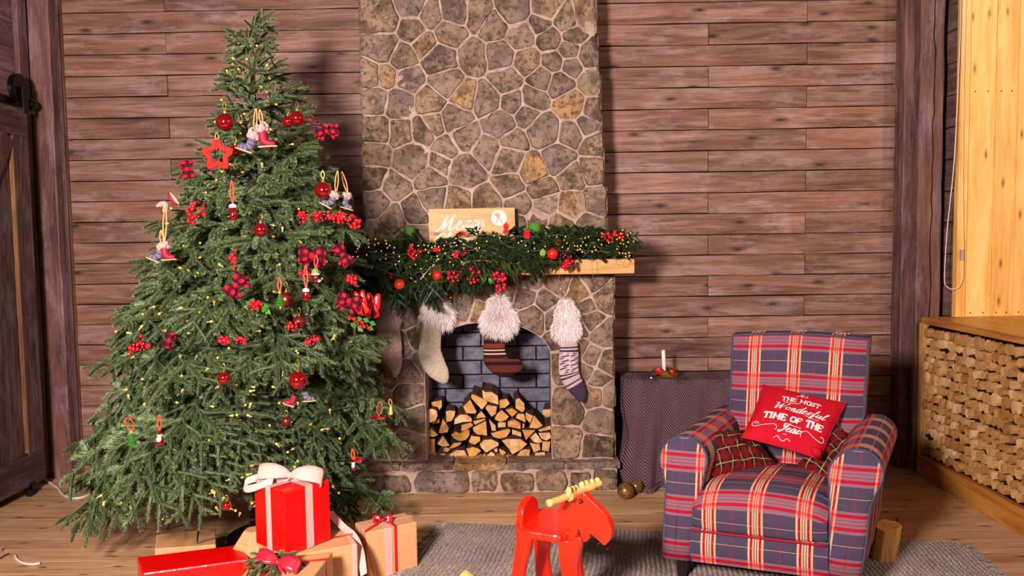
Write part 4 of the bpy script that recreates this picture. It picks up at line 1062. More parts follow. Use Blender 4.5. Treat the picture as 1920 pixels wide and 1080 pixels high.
boot(575, 738, 30, -.05, 'small dark boot tucked under the large bauble', 'scotch', 1, None, .0, False)
p = SURF(324, 374, .05); root = empty('slipper_ornament', p, 'small red striped slipper with tan sole at the upper left edge', 'slipper ornament')
rot = Matrix.Rotation(.95, 3, 'Y'); k = pr(26, p.y)
obj('upper', MB().tube([p + rot @ Vector((x*k, 0, 0)) for x in (-.5, -.3, 0, .3, .5)], [k*.1, k*.2, k*.22, k*.18, k*.06], 10), M['boot_red'], root, smooth=True)
obj('sole', MB().tube([p + rot @ Vector((x*k, 0, -.0)) + Vector((k*.16, -.004, k*.06)) for x in (-.5, 0, .5)], [k*.07, k*.12, k*.07], 8), M['boot_sole'], root, smooth=True)
p = SURF(298, 390, .05); root = empty('felt_loop_ornament', p, 'pale fleece and brown felt piece above the hanging boots at the left edge', 'felt ornament')
obj('fleece', MB().tube(cr([P(296, 388, p.y), P(304, 382, p.y), P(311, 384, p.y), P(309, 398, p.y)], 4), .010, 8), M['pink_fleece'], root, smooth=True)
obj('felt', MB().tube([P(297, 388, p.y - .006), P(301, 394, p.y - .006), P(305, 400, p.y - .006)], [.004, .007, .003], 8), M['brownfelt'], root, smooth=True)
# figures: nutcracker-like boot, mitten, stocking, glass trees, santa, snowman, sleigh
def hang(px, py, name, label, cat, top, rib='orange_ribbon', out=.08):
    p = SURF(px, py, out); root = empty(name, p, label, cat)
    q = P(top[0], top[1], p.y + .01); s = P(px, py, p.y); 
    return p, root, q
p, root, q = hang(437, 398, 'glass_boot_ornament', 'shiny red glass boot with white cuff on an orange ribbon, upper middle of the tree', 'glass ornament', (434, 338))
k = pr(1, p.y)
obj('glass_body', MB().lathe([(5*k, -15*k), (8*k, -13*k), (7*k, -4*k), (6.5*k, 8*k), (5*k, 10*k)], 14, p), M['red_glass'], root, smooth=True)
obj('white_cuff', MB().lathe([(6*k, 8*k), (7.5*k, 10*k), (6.5*k, 14*k), (2*k, 16*k)], 14, p), M['white_bead'], root, smooth=True)
loop(root, p + Vector((0, 0, 15*k)), 0, M['orange_ribbon'], .005, top=q)
p, root, q = hang(574, 553, 'glass_mitten_ornament', 'shiny red glass mitten with white cuff hanging on an orange ribbon', 'glass ornament', (573, 497)); k = pr(1, p.y)
obj('glass_body', MB().lathe([(2*k, -13*k), (6*k, -10*k), (7*k, -4*k), (6.5*k, 5*k), (5*k, 8*k)], 14, p), M['red_glass'], root, smooth=True)
obj('thumb', MB().tube([p + Vector((5*k, -2*k, 0)), p + Vector((8.5*k, -3*k, -4*k))], [3*k, 2.2*k], 8), M['red_glass'], root, smooth=True)
obj('white_cuff', MB().lathe([(6*k, 6*k), (7*k, 8*k), (6*k, 11*k), (2*k, 13*k)], 14, p), M['white_bead'], root, smooth=True)
loop(root, p + Vector((0, 0, 12*k)), 0, M['orange_ribbon'], .005, top=q)
p, root, q = hang(592, 518, 'bell_cap_ornament', 'small red figure with a round green-gold head and white pompom', 'glass ornament', (593, 478)); k = pr(1, p.y)
obj('figure_body', MB().lathe([(3*k, -12*k), (7*k, -10*k), (5*k, 0), (3.5*k, 4*k)], 12, p), M['red_glass'], root, smooth=True)
obj('round_head', MB().ball(p + Vector((0, 0, 8*k)), 7.5*k, 14), M['lime'], root, smooth=True)
obj('head_band', MB().lathe([(7*k, -1.5*k), (8.2*k, 0), (7*k, 1.5*k)], 14, p + Vector((0, 0, 4*k))), M['white_bead'], root, smooth=True)
obj('pompom', MB().ball(p + Vector((7*k, -3*k, -9*k)), 2.8*k, 8), M['white_bead'], root, smooth=True)
loop(root, p + Vector((0, 0, 15*k)), 0, M['orange_ribbon'], .004, top=q)
M['glass_green'] = plain('green_glass', '2c7a1c', .15, .6, metal=.3, coat=1)
for px, py, top, s, lab in ((525, 562, (524, 520), 1.0, 'green glass Christmas tree ornament on an orange ribbon at the tree centre'), (247, 823, (240, 783), .95, 'green glass Christmas tree ornament with yellow top at the lower left edge')):
    p, root, q = hang(px, py, 'glass_tree_ornament', lab, 'glass ornament', top); k = pr(1, p.y)*s; m = MB()
    for i in range(4):
        zc = (-12 + i*6)*k; r0 = (10 - i*2.1)*k; m.lathe([(r0*.3, zc), (r0, zc + .5*k), (r0*.55, zc + 6.2*k), (r0*.2, zc + 6.4*k)], 14, p)
    obj('glass_tiers', m, M['glass_green'], root); mm = MB(); rb = random.Random(3)
    for i in range(26):
        zc = rb.uniform(-11, 9)*k; rr_ = (10 - (zc/k + 12)/24*8.5)*k; a = rb.uniform(-3.14, 0); mm.ball(p + Vector((rr_*math.cos(a), rr_*math.sin(a), zc)), .8*k, 5)
    obj('gold_dots', mm, M['gold'], root); obj('cap', MB().ball(p + Vector((0, 0, 14*k)), 3*k, 10), plain('yellow_cap', 'e0a018', .4), root, smooth=True)
    loop(root, p + Vector((0, 0, 16*k)), 0, M['orange_ribbon'], .005, top=q, dx=.006 if s == 1 else .014)
for px, py, top, lab, s in ((300, 823, (299, 778), 'small red and white Santa figure on an orange ribbon at the lower left', 1.0), (663, 873, (661, 842), 'small red ornament with a cream cap low at the right of the tree', .7)):
    p, root, q = hang(px, py, 'santa_ornament', lab, 'figure ornament', top); k = pr(1, p.y)*s
    obj('coat', MB().lathe([(6*k, -12*k), (8*k, -8*k), (6*k, 2*k), (3*k, 5*k)], 12, p), M['red_glass'], root, smooth=True)
    obj('face', MB().ball(p + Vector((0, -.5*k, 6*k)), 4.5*k, 10), plain('face_paint', 'e8b090', .5), root, smooth=True)
    obj('beard', MB().lathe([(1*k, -6*k), (4*k, -3*k), (5*k, 3*k), (2*k, 5*k)], 10, p + Vector((0, -4.5*k, 0))), M['white_bead'], root, smooth=True)
    obj('hat', MB().lathe([(5.4*k, 8*k), (5*k, 10*k), (1.2*k, 16*k)], 12, p), M['red_glass'], root, smooth=True)
    obj('hat_rim', MB().lathe([(4.8*k, 7.2*k), (6*k, 8.3*k), (4.8*k, 9.6*k)], 12, p), M['white_bead'], root, smooth=True)
    loop(root, p + Vector((0, 0, 16*k)), 0, M['orange_ribbon'], .005, top=q)
p, root, q = hang(710, 782, 'sleigh_ornament', 'small red sleigh ornament with gold trim at the lower right edge', 'sleigh ornament', (713, 752)); k = pr(1, p.y)
obj('sleigh_body', MB().prism([p + Vector((x*k, -4*k, z*k)) for x, z in ((-15, -3), (13, -4), (15, 0), (12, 3), (2, 2), (-3, 3), (-10, 5), (-14, 0))], (0, 8*k, 0)), M['red_glass'], root, bevel=.002)
obj('gold_trim', MB().tube([p + Vector((x*k, -5*k, z*k)) for x, z in ((0, -1), (5, -1.5), (12, -1))], 1.2*k, 6), M['gold'], root)
loop(root, p + Vector((0, 0, 2*k)), 0, M['orange_ribbon'], .003, top=q, dx=.01)
p, root, q = hang(733, 770, 'figurine_ornament', 'tiny tan wooden figure beside the sleigh ornament', 'figure ornament', (731, 748)); k = pr(1, p.y)
obj('peg_body', MB().lathe([(3*k, -8*k), (4*k, -4*k), (2.5*k, 2*k), (3*k, 5*k), (1*k, 8*k)], 10, p), M['toywood'], root, smooth=True)
loop(root, p + Vector((0, 0, 8*k)), 0, M['cord'], .003, top=q)
# ------------------------------------------------------------------ garland on the mantel
gl = [.16, .24]
GM = {l: [bough_mesh('garland_sprig', [M['needle_dark'], M['bark']], l, 500 + int(l*100) + i, need=.021, dens=700, wid=.0030, maxs=.09, sp1=.045, sp2=.034, droop=.3) for i in range(3)] for l in gl}
GC = {.2: [bough_mesh('cedar_sprig', [M['needle_cedar'], M['twigwood']], .2, 600 + i, need=.006, dens=1500, wid=.003, maxs=.1, sp1=.028, droop=.5) for i in range(2)]}
gar = empty('mantel_garland', P(925, 480, 3.72), 'thick dark green fir garland lying along the mantel beam', 'garland')
gx = [655, 720, 790, 860, 930, 1000, 1080, 1160, 1182]; gy = [500, 499, 497, 492, 478, 464, 456, 455, 462]; gh = [34, 46, 50, 42, 34, 30, 27, 24, 18]
rt = random.Random(21)
for i in range(215):
    px = rt.uniform(660, 1178); cy = np.interp(px, gx, gy); hh = np.interp(px, gx, gh)
    py = cy + rt.uniform(-.85, .8)*hh; Y = rt.uniform(3.62, 3.82) if py < 484 else rt.uniform(3.60, 3.67)
    p = P(px, py, Y); a = rt.choice([0, math.pi]) + rt.uniform(-.8, .8); dn = -.5 if py > 500 else rt.uniform(-.35, .45)
    d = Vector((math.cos(a), -abs(rt.gauss(0, .35)), math.sin(a)*.5 + dn)).normalized()
    L = rt.uniform(.13, .22) if px < 1130 else .1
    place_bough(p - d*L*.4, p + d*L*.6, rt.uniform(-.8, .8), gar, GM, 'sprig')
for px, py, ex, ey in ((1010, 470, 995, 522), (1040, 468, 1050, 500), (1000, 480, 1018, 515), (820, 520, 812, 580), (760, 530, 770, 585), (700, 520, 705, 560), (850, 500, 875, 530), (1090, 445, 1120, 425), (900, 450, 890, 425), (1150, 455, 1190, 452)):
    place_bough(P(px, py, 3.64), P(ex, ey, 3.63), rt.uniform(-.4, .4), gar, GM, 'sprig')
for px, py, ex, ey in ((830, 478, 800, 545), (900, 480, 975, 500), (880, 478, 920, 515), (850, 490, 830, 530), (930, 488, 990, 492), (810, 480, 800, 515), (870, 485, 950, 515)):
    place_bough(P(px, py, 3.6), P(ex, ey, 3.585), rt.uniform(-.4, .4), gar, GC, 'cedar_sprig')
for px, py in ((915, 513), (907, 522), (900, 515), (920, 525), (1018, 474), (870, 498)):
    c = P(px, py, 3.58); m = MB()
    def lf(a, b, c=c): return c + Vector(((b-.5)*.032*math.sin(math.pi*min(1, a*.98+.02)), -.004*math.sin(3*a), (a-.5)*.042))
    m.grid(lf, 6, 4); obj('leaf', m, M['green_leaf'] if px < 1000 else M['lime'], gar, smooth=True, solid=.0008)
obj('bent_twig', MB().tube(cr([P(848, 503, 3.57), P(880, 491, 3.57), P(912, 489, 3.56), P(945, 498, 3.57), P(975, 492, 3.58)], 5), .0035, 6), M['twigwood'], gar, smooth=True)
# fairy lights on the garland
g2 = empty('garland_fairy_lights', P(925, 470, 3.6), 'silver wire fairy lights with tiny warm bulbs draped over the mantel garland', 'string lights')
wires = [[(690,470),(740,478),(800,470),(850,480),(885,468),(905,474),(950,482),(1000,480),(1050,486)], [(850,440),(880,462),(940,478),(970,470),(995,450),(1060,441),(1068,462),(1050,480)], [(800,455),(835,450),(905,440),(960,443),(1020,442),(1055,440)],
 [(1080,460),(1100,475),(1110,455),(1130,470),(1150,478),(1160,497),(1175,485),(1185,470),(1180,450),(1170,430)], [(700,500),(760,520),(790,510),(800,540),(770,545),(810,500),(830,470)], [(1050,475),(1048,540),(1045,560),(1060,530)], [(1110,485),(1112,520),(1116,530)], [(840,450),(850,470),(868,500),(858,545)], [(930,440),(950,460),(1000,470),(1090,470),(1180,475)]]
wr_ = []
for w in wires:
    pts = cr([P(x, y, 3.575 if y > 490 else 3.60) for x, y in w], 7); pts = [p + Vector((rt.uniform(-.003, .003), rt.uniform(-.01, .01), rt.uniform(-.003, .003))) for p in pts]
    wr_.append(pts); obj('wire', MB().tube(pts, .0011, 4), M['wire'], g2)
b0 = None; mb_b2 = MB().ball((0, 0, 0), .0034, 8, 1.2)
spots = [(x, y) for x, y in cl(700, 470, 45, 22, 26, 31)] + cl(780, 495, 45, 45, 36, 32) + cl(830, 458, 22, 18, 16, 33) + cl(900, 450, 60, 20, 16, 34) + cl(1030, 460, 70, 18, 26, 35) + cl(1110, 455, 40, 20, 20, 36) + cl(1170, 458, 20, 28, 22, 37) + cl(855, 500, 14, 45, 10, 38) + [(1058, 548), (1067, 543), (1050, 553), (1051, 542), (1065, 500), (1049, 512), (845, 558), (862, 559), (842, 534), (854, 540)]
for x, y in spots:
    Y = 3.59 if y < 530 else 3.83
    if b0 is None: b = b0 = obj('bulb', mb_b2, M['bulb'], g2, world=False, smooth=True)
    else: b = b0.copy(); COL.objects.link(b)
    b.location = P(x, y, Y + rt.uniform(-.02, .02)) - origin_of(g2)
# baubles, berries and apples in the garland
bauble(1036, 476, 10.5, 'round red bauble in the right half of the mantel garland', mat='red_matte', Y=3.57, cap=False, group='red balls in the mantel garland')
bauble(749, 533, 10, 'orange-red apple hanging low at the left of the mantel garland', mat='apple_orange', Y=3.535, cap=False, group='red balls in the mantel garland')
bauble(820, 517, 9, 'red ball half hidden under the middle left of the garland', mat='red_matte', Y=3.55, cap=False, group='red balls in the mantel garland')
gb = 'berry clusters in the mantel garland'
berries(852, 514, cl(852, 516, 14, 12, 13, 41), 'red berry cluster hanging left of the centre stocking garland part', Y=3.545, r=3.8, group=gb)
berries(888, 516, cl(888, 515, 11, 18, 14, 42), 'red berry cluster beside the green leaves of the garland', Y=3.545, r=3.5, group=gb)
berries(937, 525, cl(937, 520, 12, 10, 12, 43) + [(932,537),(938,543),(944,540),(935,548),(946,534)], 'long red berry cluster hanging above the centre stocking', Y=3.545, r=4, group=gb)
berries(990, 498, cl(990, 499, 11, 10, 12, 44), 'small red berry cluster on the front edge of the oak beam', Y=3.6, r=3.2, group=gb)
berries(1067, 495, cl(1067, 494, 13, 13, 14, 45) + [(1057, 482), (1060, 479)], 'red berry cluster in front of the oak beam right of the red bauble', Y=3.59, r=3.8, group=gb)
berries(1155, 443, cl(1150, 444, 22, 9, 24, 46), 'glossy red berry cluster at the right end of the garland', Y=3.6, r=3.3, group=gb)
berries(780, 480, cl(777, 476, 14, 9, 12, 47), 'red berries in front of the tall green candle', Y=3.6, r=3.2, group=gb)
berries(728, 522, cl(728, 522, 14, 12, 10, 48), 'dim red berries at the shaded left end of the garland', Y=3.6, r=3, group=gb)
berries(1062, 437, cl(1062, 438, 8, 8, 8, 49), 'few red berries on top of the garland behind the red bauble', Y=3.66, r=3.2, group=gb)
berries(870, 475, cl(870, 475, 9, 6, 7, 50), 'few red berries in the middle of the garland below the sign', Y=3.59, r=3, group=gb)
# little red cloth birds / petals
def petal(px, py, w, h, tilt, label):
    p = P(px, py, 3.58); k = pr(1, 3.58); root = empty('red_petal_decoration', p, label, 'flower decoration', 'red cloth blossoms in the garland')
    m = MB()
    for i in range(5):
        a = tilt + i*1.256; d = Vector((math.cos(a)*w/2*k, 0, math.sin(a)*h/2*k)); n_ = Vector((-d.z, 0, d.x))*.5
        m.add([p, p + d*.6 + n_ + Vector((0, -.006, 0)), p + d*1.1, p + d*.6 - n_ + Vector((0, -.006, 0))], [(0, 1, 2, 3)])
    m.ball(p, 3*k, 8); obj('petals', m, M['red_matte'], root, solid=.0015)
petal(949, 429, 10, 22, .4, 'narrow red blossom on the garland in front of the sign corner')
petal(988, 440, 13, 18, .2, 'red blossom on top of the garland right of the sign')
petal(1047, 455, 11, 12, .5, 'small red blossom above the round red bauble')
petal(866, 438, 14, 10, .1, 'red blossom under the lettering of the sign')
petal(818, 468, 14, 9, .1, 'red blossom at the lower left corner of the sign')
petal(855, 478, 11, 14, .3, 'red blossom in the dark middle of the garland')
petal(771, 463, 9, 12, .7, 'red blossom beside the tall green candle')
# green candles on the mantel
for px, y0, y1, Y, w, lab in ((767, 425, 470, 3.84, 10.5, 'tall green pillar candle on the mantel left of the sign'), (735, 448, 475, 3.86, 10, 'short green candle in the shade at the left of the mantel'), (1002, 418, 455, 3.86, 12, 'green pillar candle half hidden behind the garland right of the sign')):
    a = P(px, y0, Y); r_ = pr(w, Y); root = empty('pillar_candle', (a.x, Y, MZ), lab, 'candle')
    obj('wax', MB().lathe([(r_*.95, MZ), (r_, MZ + .004), (r_, a.z - .003), (r_*.93, a.z), (r_*.5, a.z - .004)], 24, (a.x, Y, 0)), M['candle_green'], root, smooth=True)
    obj('wick', MB().tube([(a.x, Y, a.z - .004), (a.x + .001, Y, a.z + .008)], .001, 5), M['cable'], root)
# ------------------------------------------------------------------ armchair
A_U, A_V = math.radians(20), math.radians(30)
CU = Vector((math.cos(A_U), -math.sin(A_U), 0)); CV = Vector((math.sin(A_V), math.cos(A_V), 0)); CW = .66
g0 = PZ(1243, 1043, .105); CO = Vector((g0.x, g0.y, 0))
def C(u, v, z): return CO + CU*u + CV*v + Vector((0, 0, z))
cc = C(CW/2, .35, 0)
chair = empty('armchair', cc, 'tartan upholstered armchair in slate, crimson and cream with rolled arms', 'armchair')
cx_, cz_, cr_r = .060, .457, .084
def arm_profile(n=22):
    """(u, z) outline of an arm front, outer bottom -> over the scroll -> inner bottom (left arm)"""
    pts = [(.0, .105), (.0, .2), (.002, .3)]
    pts += [(.004, .352), (-.004, .385)]
    for i in range(n + 1):
        a = math.radians(208 - (208 + 22) * i / n); pts.append((cx_ + cr_r*math.cos(a), cz_ + cr_r*math.sin(a)))
    pts += [(.128, .36), (.118, .28), (.107, .2), (.100, .105)]
    return pts
def arm(side):
    ap = arm_profile(); n = len(ap)
    L = [0]
    for a, b in zip(ap, ap[1:]): L.append(L[-1] + math.hypot(b[0]-a[0], b[1]-a[1]))
    def pos(i, v, s=1.0, front=True):
        u, z = ap[i]; 
        if s != 1: u = .06 + (u - .06)*s; z = .3 + (z - .3)*(1 - (1-s)*.4)
        u = u if side == 0 else CW - u + .10*(z - .105)
        sl = .13*(z - .105)
        return C(u, v + sl*(1 - v/.66), z)
    vs_ = [0, .012, .05, .2, .35, .5, .66]
    ins = {0: .93, .012: 1.0}
    m = MB(); vs = []; uv = []
    for v in vs_:
        for i in range(n):
            vs.append(pos(i, v, .985 if v == 0 else 1)); uv.append((L[i] + .02, v))
    fs = [(j*n+i, j*n+i+1, (j+1)*n+i+1, (j+1)*n+i) for j in range(len(vs_)-1) for i in range(n-1)]
    m.add(vs, fs, [(b, a) for a, b in uv])
    m.add([pos(i, .66) for i in range(n)], [tuple(range(n))], [(p[0], p[1]) for p in ap])
    if side == 1: m.f = [f[::-1] for f in m.f]
    obj('armrest', m, M['plaid'], chair, smooth=True)
    # padded front panel
    m = MB(); rings = []; c = (.058, .33)
    for s, d in ((1, 0), (.97, -.007), (.85, -.012), (.5, -.016), (.1, -.017)):
        r_ = []
        for (u, z) in ap:
            uu = lerp(c[0] if z > .3 else .05, u, s); z2 = lerp(min(max(z, .16), .45), z, s)
            if z < .36: z2 = lerp(z, z, s) if s > .9 else lerp(z + (.04 if z < .15 else 0)*(1-s), z, 1)
            r_.append((uu, z2, d))
        rings.append(r_)
    vs = []; uv = []
    for r_ in rings:
        for (u, z, d) in r_:
            uu = u if side == 0 else CW - u + .10*(z - .105)
            vs.append(C(uu, d + .13*(z-.105), z)); uv.append(((u + .101) if side == 0 else (CW - u + .02), z + .094))
    fs = [(j*n+i, (j+1)*n+i, (j+1)*n+(i+1) % n, j*n+(i+1) % n) for j in range(len(rings)-1) for i in range(n)]
    fs.append(tuple(range((len(rings)-1)*n, len(rings)*n))[::-1])
    m.add(vs, fs, uv)
    if side == 1: m.f = [f[::-1] for f in m.f]
    obj('arm_front', m, M['plaid'], chair, smooth=False).data.shade_smooth()
    obj('piping', MB().tube([pos(i, -.002) for i in range(n)], .0052, 6), M['piping'], chair, smooth=True)
    m = MB(); obj('arm_core', MB().hexa([pos(0, .02) if side == 0 else pos(n-1, .02), pos(n-1, .02) if side == 0 else pos(0, .02), pos(n-1, .64) if side == 0 else pos(0, .64), pos(0, .64) if side == 0 else pos(n-1, .64),
        C(.03 if side == 0 else CW-.09, .06, .38), C(.09 if side == 0 else CW-.03, .06, .38), C(.09 if side == 0 else CW-.03, .64, .38), C(.03 if side == 0 else CW-.09, .64, .38)]), M['gapdark'], chair)
arm(0); arm(1)
# seat cushion, rounded at the front
u0, u1 = .105, CW - .105
prof = [(.50, .335), (.36, .368), (.22, .378), (.12, .378), (.06, .372), (.02, .358), (-.008, .330), (-.018, .295), (-.016, .25), (-.008, .225), (.03, .212)]
pp = cr([Vector((0, a, b)) for a, b in prof], 4); n = len(pp); Ls = [0]
for a, b in zip(pp, pp[1:]): Ls.append(Ls[-1] + (b-a).length)
m = MB(); nu = 18
def fs_(a, b):
    k = min(int(b*(n-1) + .5), n-1); q = pp[k]; e = 1 - (abs(a - .5)*2)**6
    return C(lerp(u0, u1, a), q.y + (1-e)*.02*(1 if q.y < .05 else 0), q.z + (.016*math.sin(math.pi*a) if q.z > .3 else 0) - (1-e)*.022*(1 if q.z > .3 else 0))
m.grid(fs_, nu, n-1, lambda a, b: (lerp(u0, u1, a) - .0886, .755 - Ls[min(int(b*(n-1)+.5), n-1)]))
obj('seat_cushion', m, M['plaid'], chair, smooth=True)
m = MB()
def ff_(a, b): return C(lerp(u0 - .005, u1 + .005, a), .002 - .012*math.sin(math.pi*b) , lerp(.226, .100, b))
m.grid(ff_, 10, 8, lambda a, b: (lerp(u0, u1, a) - .0886, .745 - Ls[-1] - .027 - b*.115))
obj('seat_front', m, M['plaid'], chair, smooth=True)
obj('piping', MB().tube([C(lerp(u0, u1, i/10), -.014, .221) for i in range(11)], .0042, 6), plain('crimson_piping', '9c1024', .8, .2), chair, smooth=True)
obj('seat_base', MB().hexa([C(.02, .03, .10), C(CW-.02, .03, .10), C(CW-.02, .66, .10), C(.02, .66, .10), C(.05, .04, .33), C(CW-.05, .04, .33), C(CW-.05, .66, .33), C(.05, .66, .33)]), M['gapdark'], chair)
# backrest
def vb(z): return .50 + (z - .33)*.25
bu0, bu1 = .085, .612; zb0, zb1 = .33, .845
def fb(a, b):
    z = lerp(zb0, zb1, b); ea = abs(a-.5)*2; eb = max(0, (b-.9)/.1)
    u = lerp(bu0, bu1, a) - (a-.5)*.03*(1-b)
    return C(u, vb(z) - .035*(1 - ea**5)*(1-eb*.5), z + (.014*math.sin(math.pi*a) + .006)*b)
m = MB().grid(fb, 20, 20, lambda a, b: (lerp(bu0, bu1, a) - .1056, lerp(zb0, zb1, b) + .047))
obj('backrest', m, M['plaid'], chair, smooth=True)
m = MB()
def fbt(a, b): 
    p0 = fb(a, 1.0); return p0 + CV*(b*.13) + Vector((0, 0, .012*math.sin(math.pi*b) - .015*b))
m.grid(fbt, 20, 6, lambda a, b: (lerp(bu0, bu1, a) - .1056, zb1 + .047 + b*.13))
for e in (0, 1):
    m.grid(lambda a, b, e=e: fb(e, b) + CV*(a*.13) + Vector((0, 0, 0)), 4, 10, lambda a, b: (a*.13 + .02, lerp(zb0, zb1, b) + .058))
m.grid(lambda a, b: fb(a, b) + CV*.13, 4, 4, lambda a, b: (a*.5, b*.5))
obj('back_cover', m, M['plaid'], chair, smooth=False).data.shade_smooth()
rim = [fb(0, b/14) for b in range(15)] + [fb(a/14, 1) for a in range(1, 15)] + [fb(1, 1 - b/14) for b in range(1, 15)]
obj('piping', MB().tube(rim, .0052, 6), M['piping'], chair, smooth=True)
obj('rear_panel', MB().hexa([C(.03, .56, .10), C(CW-.03, .56, .10), C(CW-.03, .68, .10), C(.03, .68, .10), C(.06, .56, .5), C(CW-.06, .56, .5), C(CW-.06, .70, .5), C(.06, .70, .5)]), M['piping'], chair)
for u, v in ((.05, .06), (CW-.05, .06), (.07, .62), (CW-.07, .62)):
    q = C(u, v, 0); obj('leg', MB().tube([q, q + Vector((0, 0, .11))], [.014, .026], 12), M['legwood'], chair)
# ------------------------------------------------------------------ cushions
def cushion(name, cs, T, mat, label, per_uv=1.0, pinch=.07, front_only=None, back=Vector((0, 0, 0)), n=22, group='cushions on the armchair', wr=0.0):
    A, B, Cc, D = [Vector(c) for c in cs]                      # TL, TR, BR, BL
    nrm = (B - D).cross(A - Cc); nrm.normalize()
    if nrm.dot(CAMP - A) < 0: nrm = -nrm
    W = (B - A).length; H = (A - D).length; rb = random.Random(int(W*1e5))
    ph = [rb.uniform(0, 6) for _ in range(4)]
    def base(u, v):
        x = u*2 - 1; y = v*2 - 1
        uu = .5 + .5*x*(1 - pinch*(1 - y*y)); vv = .5 + .5*y*(1 - pinch*(1 - x*x))
        return (A*(1-uu) + B*uu)*vv + (D*(1-uu) + Cc*uu)*(1-vv), x, y
    def thick(x, y): return T*(max(0, (1 - x*x)*(1 - y*y)))**.42
    def surf(u, v, side=1, off=0):
        p, x, y = base(u, v); w = wr*(math.sin(7*x + ph[0]) * math.sin(6*y + ph[1]) + .6*math.sin(11*(x+y) + ph[2]))*(1-x*x)*(1-y*y)
        return p + nrm*(side*(thick(x, y) + (w if side > 0 else 0)) + off)
    c = (A+B+Cc+D)/4
    root = empty(name, c - Vector((0, 0, H*.3)), label, 'cushion', group)
    m = MB(); m.grid(lambda u, v: surf(u, v, 1), n, n, lambda u, v: (u*W, v*H)); m.grid(lambda u, v: surf(1-u, v, -1), n, n, lambda u, v: (u*W, v*H))
    obj('cover', m, mat, root, smooth=True)
    edge = [surf(i/12, 1, 0) for i in range(13)] + [surf(1, 1 - i/12, 0) for i in range(1, 13)] + [surf(1 - i/12, 0, 0) for i in range(1, 13)] + [surf(0, i/12, 0) for i in range(1, 13)]
    obj('seam', MB().tube(edge, .0022, 5), mat, root, smooth=True)
    return root, surf, W, H
cushion('throw_cushion', [P(1309, 811, 2.90), P(1398, 806, 3.10), P(1464, 880, 2.93), P(1336, 893, 2.81)], .045, M['plaid_red'], 'crumpled red and black check cushion lying against the left arm', wr=.010, pinch=.05)
cushion('throw_cushion', [P(1568, 795, 2.99), P(1606, 832, 2.90), P(1548, 906, 2.80), P(1494, 872, 2.93)], .04, M['plaid_red'], 'red and black check cushion squeezed against the right arm', wr=.008, pinch=.05)
red, surf, RW, RH = cushion('throw_cushion', [P(1431, 721, 3.10), P(1587, 756, 3.02), P(1538, 862, 2.83), P(1391, 820, 2.90)], .045, M['red_cloth'], 'plain red cushion printed with white lettering, leaning on the backrest', pinch=.045, wr=.003)
fold = P(1530, 850, 2.80); obj('folded_corner', MB().tube([P(1519, 838, 2.80), P(1530, 846, 2.79), P(1537, 858, 2.80)], [.004, .018, .01], 10), M['red_cloth'], red, smooth=True)
